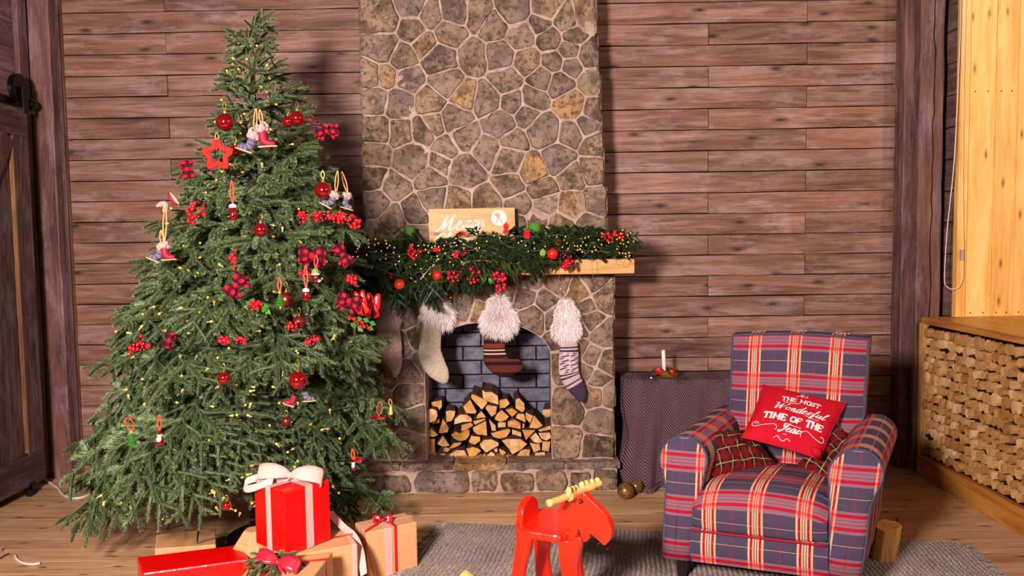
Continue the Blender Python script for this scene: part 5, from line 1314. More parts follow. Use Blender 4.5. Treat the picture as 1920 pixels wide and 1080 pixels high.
# ------------------------------------------------------------------ lettering
SC = {
'M': (1.75, [[(-.35,.12),(-.2,-.02),(0,.1),(.2,.8),(.38,1.9),(.42,1.2),(.45,.02),(.62,.5),(.95,1.5),(1.08,2.0),(1.05,1.2),(1.05,.3),(1.2,0),(1.45,.2),(1.75,.5)]]),
'e': (.72, [[(-.02,.45),(.3,.58),(.42,.85),(.25,1.02),(.04,.7),(.03,.25),(.25,.0),(.5,.12),(.72,.5)]]),
'r': (.66, [[(0,.45),(.17,1.08),(.1,.0)],[(.1,.35),(.24,.82),(.42,1.02),(.52,.86)],[(.1,.05),(.3,.1),(.66,.5)]]),
'y': (.9, [[(0,.5),(.1,1.0),(.1,.3),(.3,.02),(.5,.3),(.6,1.0)],[(.6,1.0),(.55,.2),(.42,-.6),(.2,-.9),(.05,-.65),(.4,-.1),(.9,.4)]]),
'C': (1.15, [[(.95,1.55),(.8,1.95),(.4,1.85),(.1,1.25),(.05,.5),(.3,.03),(.7,.05),(1.15,.45)]]),
'h': (.82, [[(0,.4),(.3,1.6),(.28,2.05),(.14,1.8),(.08,.9),(.08,0)],[(.08,.3),(.25,.85),(.42,.95),(.47,.6),(.47,.2),(.6,0),(.82,.45)]]),
'i': (.45, [[(0,.45),(.13,1.0),(.1,.3),(.22,0),(.45,.45)],[(.2,1.35),(.22,1.42)]]),
's': (.62, [[(0,.4),(.28,1.05),(.3,.7),(.36,.25),(.18,0),(.0,.12)],[(.2,.0),(.4,.05),(.62,.45)]]),
't': (.55, [[(0,.45),(.22,1.7),(.14,.7),(.18,.1),(.32,0),(.55,.45)],[(0,1.15),(.42,1.2)]]),
'm': (1.15, [[(0,.5),(.1,1.02),(.1,0)],[(.1,.3),(.3,1.0),(.42,.8),(.42,0)],[(.42,.3),(.62,1.0),(.76,.8),(.76,.2),(.9,0),(1.15,.5)]]),
'a': (.85, [[(.5,.85),(.28,1.02),(.03,.65),(.06,.12),(.25,.0),(.48,.45),(.55,1.0),(.52,.3),(.65,0),(.85,.45)]]),
'n': (.85, [[(0,.5),(.1,1.02),(.1,0)],[(.1,.3),(.3,1.0),(.45,.8),(.45,.2),(.6,0),(.85,.5)]]),
'o': (.75, [[(.4,1.0),(.1,.85),(.02,.4),(.22,0),(.48,.2),(.5,.7),(.35,1.0),(.45,.8),(.75,.75)]]),
'd': (.85, [[(.45,.85),(.25,1.0),(.02,.6),(.06,.1),(.25,0),(.46,.5)],[(.62,2.0),(.52,1.0),(.5,.25),(.62,0),(.85,.45)]]),
'f': (.6, [[(0,.45),(.35,1.5),(.38,2.0),(.25,1.9),(.18,1.0),(.12,-.5),(.2,-.85),(.32,-.4),(.28,.1),(.6,.45)]]),
'u': (.85, [[(0,.5),(.1,1.0),(.08,.3),(.25,.0),(.45,.4),(.52,1.0),(.5,.3),(.62,0),(.85,.45)]]),
'l': (.5, [[(0,.45),(.3,1.6),(.3,2.05),(.15,1.8),(.1,.5),(.2,0),(.5,.45)]]),
'W': (1.7, [[(-.15,1.6),(.05,1.95),(.2,1.8),(.25,.9),(.35,0),(.6,.8),(.85,1.8),(.85,.9),(.95,0),(1.25,.9),(1.45,1.95),(1.6,1.8)]]),
'Y': (1.1, [[(0,1.6),(.15,1.95),(.25,1.3),(.4,1.0),(.65,1.4),(.85,2.0)],[(.85,2.0),(.7,.8),(.5,-.1),(.2,-.4),(0,-.1),(.25,.05)]]),
'I': (.8, [[(0,1.6),(.3,1.95),(.75,1.9)],[(.6,1.9),(.4,.6),(.2,.05),(-.1,.1),(.0,.4)]]),
"'": (.3, [[(.2,2.0),(.12,1.6)]]), ' ': (.5, [])}
BL_ = {
'T': (.95, [[(.05,1),(.85,1)],[(.45,1),(.45,0)],[(.25,0),(.65,0)],[(.05,1),(.05,.75)],[(.85,1),(.85,.75)]]),
'H': (.95, [[(.15,1),(.15,0)],[(.75,1),(.75,0)],[(.15,.5),(.75,.5)],[(0,1),(.3,1)],[(.6,1),(.9,1)],[(0,0),(.3,0)],[(.6,0),(.9,0)]]),
'E': (.85, [[(.15,1),(.15,0)],[(0,1),(.75,1),(.75,.78)],[(0,0),(.75,0),(.75,.22)],[(.15,.5),(.5,.5)],[(.5,.62),(.5,.38)]]),
'M': (1.2, [[(.15,1),(.15,0)],[(.15,1),(.55,.25),(.95,1)],[(.95,1),(.95,0)],[(0,1),(.2,1)],[(.9,1),(1.1,1)],[(0,0),(.3,0)],[(.8,0),(1.1,0)]]),
'O': (.95, [[(.45+.38*math.cos(a*.5236), .5+.5*math.sin(a*.5236)) for a in range(13)]]),
'S': (.8, [[(.65,.8),(.4,1),(.1,.8),(.2,.58),(.55,.42),(.65,.2),(.38,0),(.05,.2)],[(.67,.98),(.67,.7)],[(.04,.02),(.04,.3)]]),
'I': (.5, [[(.2,1),(.2,0)],[(0,1),(.4,1)],[(0,0),(.4,0)]]),
'F': (.85, [[(.15,1),(.15,0)],[(0,1),(.75,1),(.75,.75)],[(.15,.5),(.5,.5)],[(.5,.62),(.5,.38)],[(0,0),(.35,0)]]), ' ': (.6, [])}
def strokes(text, font, x, y, s, w, shear=0, smooth=True, fit=None, callig=True):
    """list of ribbons: [(left pts, right pts)] in sheet coordinates"""
    tot = sum(font[c][0] for c in text); k = s if fit is None else fit / tot; ky = s; out = []; cx = x
    for c in text:
        adv, sts = font[c]
        for st in sts:
            pts = [Vector((cx + (p[0] + p[1]*shear)*k, y + p[1]*ky, 0)) for p in st]
            if smooth and len(pts) > 2: pts = cr(pts, 5)
            else: pts = [pts[0].lerp(pts[-1], 0)] + pts[1:] if len(pts) > 2 else [pts[0], pts[0].lerp(pts[1], .5), pts[1]]
            l, r = [], []
            for i, p in enumerate(pts):
                t = (pts[min(i+1, len(pts)-1)] - pts[max(i-1, 0)]); 
                if t.length < 1e-9: t = Vector((1, 0, 0))
                t.normalize(); ww = w * ((.38 + .62*max(0, -t.y)) if callig and t.y < .3 else (.42 if callig else (1 if abs(t.y) > .5 else .62)))
                nn = Vector((-t.y, t.x, 0))*ww*.5; l.append(p + nn); r.append(p - nn)
            out.append((l, r))
        cx += adv * k
    return out
def put(ribs, mp, m=None):
    m = m or MB()
    for l, r in ribs:
        vs = [mp(p.x, p.y) for p in l] + [mp(p.x, p.y) for p in r]; n = len(l)
        m.add(vs, [(i, i+1, n+i+1, n+i) for i in range(n-1)])
    return m
def mp(x, y): return surf(min(max(x, .01), .99), min(max(y, .01), .99), 1, .0016)
rb_ = []
rb_ += strokes("It's", dict(SC, t=SC['t'], s=SC['s']) if True else SC, .43, .835, .028, .009, .35, fit=.13)
rb_ += strokes('THE MOST', BL_, .27, .70, .075, .014, .0, False, fit=.48, callig=False)
rb_ += strokes('Wonderful', SC, .20, .52, .062, .017, .3, fit=.66)
rb_ += strokes('TIME OF THE', BL_, .13, .335, .098, .024, .0, False, fit=.76, callig=False)
rb_ += strokes('Year', SC, .38, .175, .062, .020, .3, fit=.26)
def curl(pts, w=.007):
    pts = cr([Vector((x, y, 0)) for x, y in pts], 6); l, r = [], []
    for i, p in enumerate(pts):
        t = (pts[min(i+1, len(pts)-1)] - pts[max(i-1, 0)]).normalized(); nn = Vector((-t.y, t.x, 0))*w*.5; l.append(p+nn); r.append(p-nn)
    return [(l, r)]
for pts in ([(.12,.21),(.09,.25),(.05,.235),(.05,.19),(.10,.175),(.20,.22),(.30,.25),(.35,.21),(.34,.17)], [(.09,.215),(.085,.225),(.075,.215)], [(.67,.16),(.66,.22),(.72,.27),(.82,.22),(.92,.19),(.96,.22),(.94,.265),(.90,.26)], [(.43,.30),(.55,.275),(.64,.275)], [(.36,.055),(.40,.09),(.44,.06),(.49,.045),(.53,.085),(.57,.06)], [(.45,.13),(.50,.13)], [(.30,.675),(.42,.665),(.50,.67)], [(.62,.50),(.72,.475),(.80,.485)], [(.47,.93),(.52,.945),(.56,.93)]): rb_ += curl(pts)
obj('lettering', put(rb_, mp), M['print'], red)
# ------------------------------------------------------------------ covered side table with candle
tz = P(1240, 716, 3.86).z; tx0 = P(1172, 705, 3.93).x; tx1 = tx0 + .72; ty0, ty1 = 3.86, 4.165
tb = empty('side_table', ((tx0+tx1)/2, 4.0, 0), 'low side table hidden under a mauve knitted throw, beside the fireplace', 'table')
obj('table_top', MB().box((tx0 + .012, ty0 + .012, tz - .035), (tx1 - .012, ty1, tz - .008)), M['door'], tb, bevel=.003)
for x in (tx0 + .03, tx1 - .05):
    for y in (ty0 + .03, ty1 - .05): obj('leg', MB().box((x, y, 0), (x + .03, y + .03, tz - .034)), M['door'], tb)
th_ = empty('knitted_throw', ((tx0+tx1)/2, 3.9, 0), 'mauve knitted throw draped over the side table down to the floor', 'throw blanket')
m = MB(); NX = 90
def hang_(s, t):      # s along the front (left edge -> right), t 0 top -> 1 floor; also wraps a little round the left corner
    x = lerp(tx0 - .0, tx1, s); d = tz * t
    f = (.026*math.sin(s*19 + .6) + .014*math.sin(s*41 + 2*t) + .014*math.sin(s*9 + 4*t))*(.25 + t*1.5)
    y = ty0 - .004 - .06*t**.7 - f
    if s < .12:
        k = (1 - s/.12); y += k*k*.10*(1 - .2*t); x -= .02*math.sin(t*9 + .5)*k*(t*1.6 if t < .6 else 1) + .012*k
    return Vector((x, y, max(tz - d, .006)))
m.grid(lambda a, b: hang_(a, b), NX, 36, lambda a, b: (a*.74, 1 - b*tz))
m.grid(lambda a, b: Vector((hang_(a, 0).x, lerp(hang_(a, 0).y, ty1, b), tz + .004*math.sin(a*9)*math.sin(b*3.1))), NX, 6, lambda a, b: (a*.74, 1 + b*.3))
def foot(a, b): p = hang_(a, 1.0); return Vector((p.x + .01, p.y - b*.035*(1 + .5*math.sin(a*14)) , .006 + .016*math.sin(math.pi*b)))
m.grid(foot, NX, 6, lambda a, b: (a*.74, .4 - b*.05))
def sidef(a, b):
    p = hang_(0, b); return Vector((p.x + .004*math.sin(a*11 + b*6), lerp(p.y, ty1, a), p.z))
m.grid(sidef, 12, 36, lambda a, b: (-a*.3, 1 - b*tz))
obj('throw', m, M['knit'], th_, smooth=True, solid=.006)
cp = P(1247, 712, 3.97); cp.z = tz + .006
wr0 = empty('advent_wreath', cp, 'small gold and green candle wreath with two red roses on the knitted throw', 'candle holder')
m = MB(); rb = random.Random(9); k = .058
for j in range(7):
    pts = []
    for i in range(33):
        a = 2*math.pi*i/32*3; pts.append(cp + Vector(((k + .006*math.sin(a*3.3 + j))*math.cos(a + j), (k + .006*math.cos(a*2.7 + j))*math.sin(a + j), .022 + .018*math.sin(a*2.1 + j*1.7))))
    m.tube(pts, .003, 5)
obj('wire_ring', m, M['gold'], wr0)
m = MB()
for i in range(260):
    a = rb.uniform(0, 6.28); b0_ = cp + Vector((k*math.cos(a), k*math.sin(a), .028)); d = Vector((rb.uniform(-1, 1), rb.uniform(-1, 1), rb.uniform(-.3, 1))).normalized()*rb.uniform(.014, .026); nn = d.cross(Vector((0, .3, 1))).normalized()*.003
    m.add([b0_ + nn, b0_ - nn, b0_ + d], [(0, 1, 2)])
obj('green_sprigs', m, M['needle_dark'], wr0, kind='stuff')
for px, py in ((1235, 694), (1259, 698)):
    c = P(px, py, 3.93); m = MB()
    for q in range(3):
        for i in range(5):
            a = i*1.256 + q*.6; r0 = .004 + q*.005
            def pt(u, v, a=a, r0=r0, c=c): 
                aa = a + (u-.5)*1.5; return c + Vector(((r0 + .004*v)*math.cos(aa), (r0 + .004*v)*math.sin(aa), -.012 + .028*v*(1 - .25*r0/.01)))
            m.grid(pt, 4, 3)
    obj('rose', m, M['red_matte'], wr0, smooth=True, solid=.0008)
obj('socket', MB().lathe([(.014, 0), (.015, .018), (.011, .024)], 14, cp), M['gold'], wr0, smooth=True)
cn = empty('taper_candle', cp + Vector((0, 0, .012)), 'thin white taper candle standing in the small wreath', 'candle')
ctop = P(1243.5, 656, 3.97); cb = P(1246, 706, 3.97)
obj('wax', MB().tube([cb, cb.lerp(ctop, .96), ctop], [.0105, .0095, .006], 14), M['candle'], cn, smooth=True)
obj('wick', MB().tube([ctop, ctop + Vector((0, 0, .006))], .0009, 5), M['cable'], cn)
p = P(1221, 709, 3.93); obj('star_trinket', MB().ball(p, .006, 6), M['white_bead'], wr0)
for px, py, r, lab in ((1173, 920, 15.5, 'larger bronze bauble on the floor beside the stone hearth'), (1193, 912, 13, 'smaller bronze bauble on the floor against the knitted throw')):
    r_ = r*3.78/F; p = PZ(px, py, r_)
    root = empty('floor_bauble', (p.x, p.y, 0), lab, 'bauble', 'bronze baubles on the floor')
    obj('ball', MB().ball(p, r_, 24), M['bronze'], root, smooth=True)
    obj('cap', MB().lathe([(r_*.2, 0), (r_*.2, r_*.18), (r_*.07, r_*.3)], 10, p + Vector((-.3, -.5, .6)).normalized()*r_*.95, (-.3, -.5, .6)), M['gold'], root)
# ------------------------------------------------------------------ gifts
def giftbox(label, top, z0, mat, bev=.004, wob=.0, name='gift_box', group='wrapped gifts under the tree'):
    """top: FL, FR, BR, BL corners (world, at the top); straight sides down to z0"""
    t = [Vector(p) for p in top]; c = sum(t, Vector())/4
    root = empty(name, (c.x, c.y, z0), label, 'gift', group)
    b = [Vector((p.x, p.y, z0 + .001)) for p in t]
    m = MB().hexa(b + t); obj('wrapped_box', m, M[mat], root, bevel=bev)
    # folded paper flap on the right end
    return root
def band(root, pts, width, mat, name='ribbon', wdir=None, th=.0012):
    m = MB(); n = len(pts); vs = []
    for i, p in enumerate(pts):
        w = (wdir[i] if isinstance(wdir, list) else wdir); w = Vector(w).normalized()*width/2; vs += [Vector(p) - w, Vector(p) + w]
    m.add(vs, [(2*i, 2*i+1, 2*i+3, 2*i+2) for i in range(n-1)]); return obj(name, m, M[mat], root, solid=th, smooth=False)
def rect(c0, ux, uy, z):       # FL corner, vectors
    return [c0, c0 + ux, c0 + ux + uy, c0 + uy]
def wrap(root, top, z0, f, width, mat, along='x', e=.0022, name='ribbon'):
    """ribbon round a box across the top (front-top-back) at fraction f of its width"""
    FL, FR, BR, BL = [Vector(p) for p in top]
    if along == 'x': a = FL.lerp(FR, f); b = BL.lerp(BR, f); w = FR - FL
    else: a = FL.lerp(BL, f); b = FR.lerp(BR, f); w = BL - FL
    d = (b - a).normalized()*e; u = Vector((0, 0, e)); az = Vector((a.x, a.y, z0 + .002)); bz = Vector((b.x, b.y, z0 + .002))
    band(root, [az - d, a - d, a - d + u, b + d + u, b + d, bz + d], width, mat, name, w)
# back-left kraft parcel
T = [PZ(290, 1029, .10), PZ(405, 1021, .10), PZ(404, 991, .10), PZ(293, 1002, .10)]
giftbox('flat kraft paper parcel behind the long red gift, a fir twig hanging over it', T, 0, 'kraft', .004)
# long red gift
T = [PZ(266, 1075, .13), PZ(468, 1048, .13), PZ(451, 1020.5, .13), PZ(257, 1044, .13)]
root = giftbox('long flat red gift lying at the front left of the pile', T, 0, 'red_paper', .006)
# hexagonal kraft parcel
q = PZ(462, 992, .19); root = empty('gift_box', (q.x, q.y, 0), 'faceted kraft paper parcel half hidden behind the tall red gift', 'gift', 'wrapped gifts under the tree')
hexp = [q + Vector((.085*math.cos(a) + .03, .085*math.sin(a), 0)) for a in [math.radians(30 + 60*i) for i in range(6)]]
m = MB(); vs = [Vector((p.x, p.y, .004)) for p in hexp] + [Vector((p.x, p.y, .125)) for p in hexp] + [q + Vector((.03, 0, 0)) + (p - q - Vector((.03, 0, 0)))*.45 for p in hexp]
fs = [tuple(range(6))[::-1]] + [(i, (i+1) % 6, 6+(i+1) % 6, 6+i) for i in range(6)] + [(6+i, 6+(i+1) % 6, 12+(i+1) % 6, 12+i) for i in range(6)] + [tuple(range(12, 18))]
m.add(vs, fs); obj('wrapped_box', m, M['kraft'], root, bevel=.003)
# middle kraft box that carries the tall red gift
zt1 = .20; FR = PZ(671, 1019, zt1); FLq = PZ(500, 1052, zt1); ux = FR - FLq; uy = Vector((-ux.y, ux.x, 0)).normalized()*.20
if uy.y < 0: uy = -uy
Tm = [FLq, FR, FR + uy*.9, FLq + uy*.9]
mid = giftbox('kraft paper box with pink ribbon, supporting the tall red gift', Tm, 0, 'kraft', .005)
wrap(mid, Tm, 0, .955, .017, 'pink_ribbon', 'x')
wrap(mid, Tm, 0, .50, .010, 'red_ribbon', 'y', .003)
a = PZ(622, 972, .31); b = FR + Vector((-.005, .01, .004))
band(mid, cr([P(618, 960, 2.8), P(640, 985, 2.78), P(662, 1004, 2.74), P(676, 1035, 2.70), P(682, 1078, 2.66)], 4), .026, 'pink_ribbon', 'loose_ribbon', (1, .3, .5))
# right kraft gift
zt2 = .185; FL2 = PZ(686, 999, zt2); FR2 = PZ(782, 978.5, zt2); ux = FR2 - FL2; uy = Vector((-ux.y, ux.x, 0)).normalized()*.125
T2 = [FL2, FR2, FR2 + uy, FL2 + uy]
g2_ = giftbox('kraft paper gift with pink and red ribbons and dark berries, rightmost of the pile', T2, 0, 'kraft', .005)
wrap(g2_, T2, 0, .42, .030, 'pink_ribbon', 'x'); wrap(g2_, T2, 0, .56, .010, 'red_ribbon', 'x', .0035)
wrap(g2_, T2, 0, .5, .020, 'pink_ribbon', 'y', .003); 
ctr = (T2[0] + T2[2])/2 + (T2[0] - T2[1])*.06 + Vector((0, 0, .012))
bow(g2_, ctr, .075, .03, M['red_ribbon'], (0, -1, .4), 0, .8)
band(g2_, [ctr, FL2 + Vector((-.004, 0, .004)), FL2 + Vector((-.004, -.004, -.02)), Vector((FL2.x + .03, FL2.y + .0, .02)) + Vector((0, -.012, 0))], .008, 'red_ribbon', 'ribbon_tail', (0, .3, 1))
m = MB(); rb = random.Random(4)
for i in range(14): m.ball(ctr + Vector((rb.uniform(-.03, .02), rb.uniform(-.02, .01), rb.uniform(0, .016))), .0055, 8)
obj('berries', m, M['berry_dark'], g2_, smooth=True)
# front kraft box with bow and fir sprig
zt3 = .22; BR3 = PZ(624, 1034, zt3); FR3 = PZ(588.6, 1080, zt3); BL3 = PZ(484, 1047, zt3); FRx = BR3 + (FR3 - BR3)*1.05
T3 = [BL3 + (FRx - BR3), FRx, BR3, BL3]
g3 = giftbox('kraft paper box at the very front with a red satin bow and a fir sprig', T3, 0, 'kraft', .005)
wrap(g3, T3, 0, .66, .012, 'red_ribbon', 'y'); wrap(g3, T3, 0, .32, .012, 'red_ribbon', 'x')
bc = PZ(522, 1063, zt3 + .012) 
bow(g3, bc + Vector((0, 0, .012)), .15, .05, M['magenta_ribbon'], (0, -.8, .7), .25, .9)
for q in range(4): place_bough(bc + Vector((-.01, .02, .006)), bc + Vector(((-.1, -.07, .0, .05)[q], (.03, -.03, .06, .05)[q], .03)), 0, g3, {.2: BM[.2]}, 'fir_sprig')
# tall red gift on top
zb_ = .202; c0 = PZ(537, 1044, zb_); r_ = Vector((.118, .145, 0)); l_ = Vector((-.145, .118, 0)); hh = Vector((0, 0, .222))
T4 = [c0 + hh, c0 + r_ + hh, c0 + r_ + l_ + hh, c0 + l_ + hh]
T4 = [T4[0], T4[1], T4[2], T4[3]]
g4 = giftbox('tall red gift with a wide pale pink bow, on top of a kraft box', T4, zb_, 'red_paper', .005)
wrap(g4, T4, zb_, .52, .030, 'pink_ribbon', 'x'); wrap(g4, T4, zb_, .50, .030, 'pink_ribbon', 'y', .0032)
kc = (T4[0] + T4[2])/2 + Vector((0, 0, .014))
bow(g4, kc + Vector((-.0, -.01, .004)), .23, .058, M['pink_ribbon'], (.1, -.8, .55), .12, .0)
band(g4, cr([kc, kc + Vector((-.08, -.03, .012)), kc + Vector((-.145, -.04, .0)), kc + Vector((-.15, -.05, -.02)), kc + Vector((-.12, -.06, -.02)), kc + Vector((-.05, -.05, .004))], 4), .026, 'pink_ribbon', 'ribbon_loop', (.1, .4, 1))
band(g4, cr([P(600, 962, 2.86), P(622, 966, 2.84), P(640, 985, 2.80)], 4), .026, 'pink_ribbon', 'ribbon_tail', (.3, .2, 1))
# ------------------------------------------------------------------ rug
rc = [PZ(835, 984, 0), PZ(1800, 1022, 0)]; ux = (rc[1] - rc[0]); RWD = ux.length; ux.normalize(); uy = Vector((ux.y, -ux.x, 0))
if uy.y > 0: uy = -uy
lf_ = PZ(752, 1080, 0); rg_ = PZ(1868, 1080, 0)
rug = empty('woven_rug', rc[0] + ux*RWD/2 + uy*.5, 'grey chunky woven rug with fringed edges under the armchair and rocking toy', 'rug')
DEP = 1.5; kx, ky = .0185, .0165; nxk, nyk = int(RWD/kx), int(DEP/ky)
nx, ny = nxk*4, nyk*4
I, J = np.meshgrid(np.arange(nx+1), np.arange(ny+1)); U_ = I/nx; V_ = J/ny
skl = lerp(0, 1, 1)
lslope = (lf_ - rc[0]); lsx = lslope.dot(ux)/max(lslope.dot(uy), 1e-3); rsl = (rg_ - rc[1]); rsx = rsl.dot(ux)/max(rsl.dot(uy), 1e-3)
fx = U_*nxk; fy = V_*nyk
rowoff = np.floor(fx) % 2
h = .0035*np.abs(np.sin(np.pi*fx))**.7 * (.45 + .55*np.abs(np.sin(np.pi*(fy + .5*rowoff)))**.8)
rng = np.random.RandomState(2); h += rng.uniform(0, .0007, h.shape) + .0015*np.sin(U_*9)*np.sin(V_*7 + 1)
dx = lerp(lsx, rsx, U_)*V_*DEP + .004*np.sin(V_*30)*(1 if True else 0); dy = V_*DEP + .004*np.sin(U_*22) + .003*np.sin(U_*57)
o3 = np.array(rc[0]); PX_ = o3 + (U_*RWD + dx)[..., None]*np.array(ux) + dy[..., None]*np.array(uy); PX_[..., 2] = .004 + np.maximum(h, 0)*2.6
me = bpy.data.meshes.new('weave'); vv = PX_.reshape(-1, 3) - np.array(origin_of(rug))
idx = (J[:-1, :-1]*(nx+1) + I[:-1, :-1]).ravel(); q = np.stack([idx, idx + nx + 1, idx + nx + 2, idx + 1], 1).astype(np.int32)
me.vertices.add(len(vv)); me.vertices.foreach_set('co', vv.astype(np.float32).ravel()); me.loops.add(q.size); me.loops.foreach_set('vertex_index', q.ravel()); me.polygons.add(len(q)); me.polygons.foreach_set('loop_start', np.arange(len(q), dtype=np.int32)*4)
me.update(calc_edges=True); me.materials.append(M['rug']); me.shade_smooth()
ow_ = bpy.data.objects.new('weave', me); COL.objects.link(ow_); ow_.parent = rug
m = MB(); rb = random.Random(8)
for side in (0, 1):
    for i in range(430):
        v = rb.random(); b0_ = rc[side] + ux*((lsx if side == 0 else rsx)*v*DEP) + uy*(v*DEP); d = ux*(1 if side else -1)*rb.uniform(.02, .05) + uy*rb.uniform(-.025, .025)
        m.tube([b0_ + Vector((0, 0, .006)) - d*.2, b0_ + d*.5 + Vector((0, 0, rb.uniform(.006, .012))), b0_ + d + Vector((0, 0, .003))], [.0022, .0018, .001], 4)
for i in range(420):
    u = rb.random(); b0_ = rc[0] + ux*(u*RWD); d = -uy*rb.uniform(.004, .016) + ux*rb.uniform(-.008, .008); m.tube([b0_ + Vector((0, 0, .007)) - d*.2, b0_ + d + Vector((0, 0, .005))], [.0022, .0014], 4)
obj('fringe', m, M['rug'], rug, kind='stuff')
# ------------------------------------------------------------------ red rocking moose
ma = math.radians(27); MD = Vector((math.cos(ma), -math.sin(ma), 0)); MS = Vector((math.sin(ma), math.cos(ma), 0))
MO = P(1000, 1000, 2.42); MO = Vector((MO.x, MO.y, 0))
moose = empty('rocking_moose', MO + MD*.12, 'red wooden rocking moose toy with natural antlers, standing on the grey rug', 'rocking toy')
def MQ(px, py, s): return PPL(px, py, MO + MS*s, MS)
Z3 = lambda X, Z: (860 + X/5.4, 880 + Z/5.4)
def panel(name, pts, s, th, mat='toyred', bev=.006, zoom=True, kind=None):
    p = [MQ(*(Z3(X, Z) if zoom else (X, Z)), s) for X, Z in pts]
    p = cr(p, 3, True)
    return obj(name, MB().prism(p, MS*th), M[mat], moose, bevel=bev)
panel('head', [(1025,320),(1065,298),(1110,292),(1200,270),(1262,245),(1335,315),(1425,395),(1505,495),(1545,600),(1540,690),(1500,755),(1465,768),(1430,735),(1390,700),(1335,655),(1318,705),(1275,735),(1250,700),(1228,640),(1210,600),(1180,700),(1100,740),(1010,735),(1000,640),(1008,480)], .0, .028)
panel('leg', [(1008,690),(1100,730),(1180,690),(1232,700),(1240,760),(1215,850),(1195,950),(1200,1100),(1215,1250),(1200,1420),(1090,1430),(1060,1250),(1035,1050),(1012,900)], -.012, .024)
panel('leg', [(585,620),(735,650),(728,760),(705,860),(670,980),(655,1100),(640,1250),(600,1430),(500,1430),(500,1250),(525,1080),(560,860),(575,740)], -.012, .024)
panel('leg', [(760,640),(915,660),(918,760),(900,860),(905,960),(925,1080),(940,1200),(900,1330),(820,1330),(790,1180),(775,1040),(765,850)], .17, .024)
panel('leg', [(1150,640),(1240,660),(1240,760),(1225,860),(1230,960),(1250,1080),(1260,1200),(1225,1330),(1160,1330),(1130,1180),(1120,1040),(1130,850)], .17, .024)
# seat: a rounded board
zs_ = PPL(*Z3(600, 600), MO - MS*.012, MS).z
sb = [( -.105, -.02), (-.115, .06), (-.10, .16), (-.02, .205), (.10, .21), (.20, .17), (.215, .08), (.20, .0), (.10, -.03), (0, -.035)]
def seatpt(d, s, z): return MO + MD*d + MS*s + Vector((0, 0, z))
s0 = MQ(*Z3(545, 560), 0); d0 = (s0 - MO).dot(MD); s1 = MQ(*Z3(1100, 690), 0); d1 = (s1 - MO).dot(MD)
ztop = MQ(*Z3(600, 585), -.02).z
bd = [(d0, .02), (d0 - .006, .09), (d0 + .01, .16), (d0 + .07, .195), (lerp(d0, d1, .6), .195), (d1 - .01, .16), (d1, .09), (d1, -.015), (lerp(d0, d1, .6), -.032), (d0 + .05, -.03)]
obj('seat', MB().prism(cr([seatpt(d, s, ztop - .026) for d, s in bd], 4, True), (0, 0, .026)), M['toyred'], moose, bevel=.006)
# back stop
pb = []
bb = [MQ(*Z3(X, Z), .0) for X, Z in ((560,520),(553,430),(580,370),(640,347),(700,370),(740,450),(752,530))]
wv = MS; bo = seatpt(d0 + .012, .0, ztop - .004)
pts = []
for i in range(17):
    a = math.pi*i/16; pts.append(bo + wv*(.064 - .064*math.cos(a))*1.0 + Vector((0, 0, .078*math.sin(a)**.75)))
obj('back_stop', MB().prism(pts, MD*.024), M['toyred'], moose, bevel=.006)
obj('peg', MB().lathe([(.009, 0), (.009, .006), (.006, .009)], 12, MQ(*Z3(1020, 692), -.033), -MS), M['toyred'], moose, smooth=True)
obj('eye', MB().lathe([(.006, 0), (.006, .0012)], 12, MQ(*Z3(1085, 318), -.001), -MS), M['darkred'], moose)
# antlers: one bar across the head with knobbly tines
ac = MQ(*Z3(1180, 250), .014)
a0 = PPL(*Z3(940, 310), MO, MD*.0 + Vector((0, 0, 0)) + MD) if False else ac - MS*.165 + MD*.0
def AN(t, up_=0, fw_=0): return ac + MS*t + Vector((0, 0, up_)) + MD*fw_
obj('antler', MB().tube(cr([AN(-.135, .008, -.03), AN(-.08, .006, -.015), AN(-.03, .006, 0)], 4), [.011]*9, 12), M['toywood'], moose, smooth=True)
obj('antler', MB().tube(cr([AN(-.05, .006), AN(0, .002), AN(.045, .004, .01), AN(.085, .004, .026), AN(.12, .008, .04)], 4), [.014]*4 + [.015]*8 + [.012]*4 + [.009], 12), M['toywood'], moose, smooth=True)
for t_, f_, u_, l_ in ((-.045, 0, .006, .030), (-.016, 0, .004, .025), (.012, 0, .002, .022), (.04, .008, .003, .026), (.062, .015, .003, .025), (.085, .024, .004, .023), (.108, .034, .006, .02)):
    a = AN(t_, u_, f_); obj('tine', MB().tube([a, a + Vector((0, 0, l_*.7)) - MD*.002, a + Vector((0, 0, l_))], [.0105, .0095, .005], 12), M['toywood'], moose, smooth=True)
# ears and mouth ring
for s in (-.004, .03): obj('ear', MB().tube([MQ(*Z3(1225, 300), s), MQ(*Z3(1240, 340), s)], [.004, .008], 10), M['darkred'], moose, smooth=True)
rc_ = MQ(*Z3(1462, 775), .014); pts = [rc_ + MD*.0 + (MS*.8 + MD*.6)*.020*math.cos(a) + Vector((0, 0, .020*math.sin(a) - .002)) for a in [2*math.pi*i/24 for i in range(25)]]
obj('mouth_ring', MB().tube(pts, .0028, 8), M['iron'], moose, smooth=True)
# rockers
for s in (-.045, .16):
    pts = []; RR = .52
    for i in range(25):
        d = lerp(-.30 if s < 0 else -.16, .42, i/24) + .06; z = RR - math.sqrt(max(RR*RR - (d - .11)**2, 0)) + .032; pts.append(MO + MD*d + MS*s + Vector((0, 0, z)))
    obj('rocker', MB().tube(pts, [.018] + [.026]*23 + [.018], 12, flat=.75), M['toywood'], moose, smooth=True)
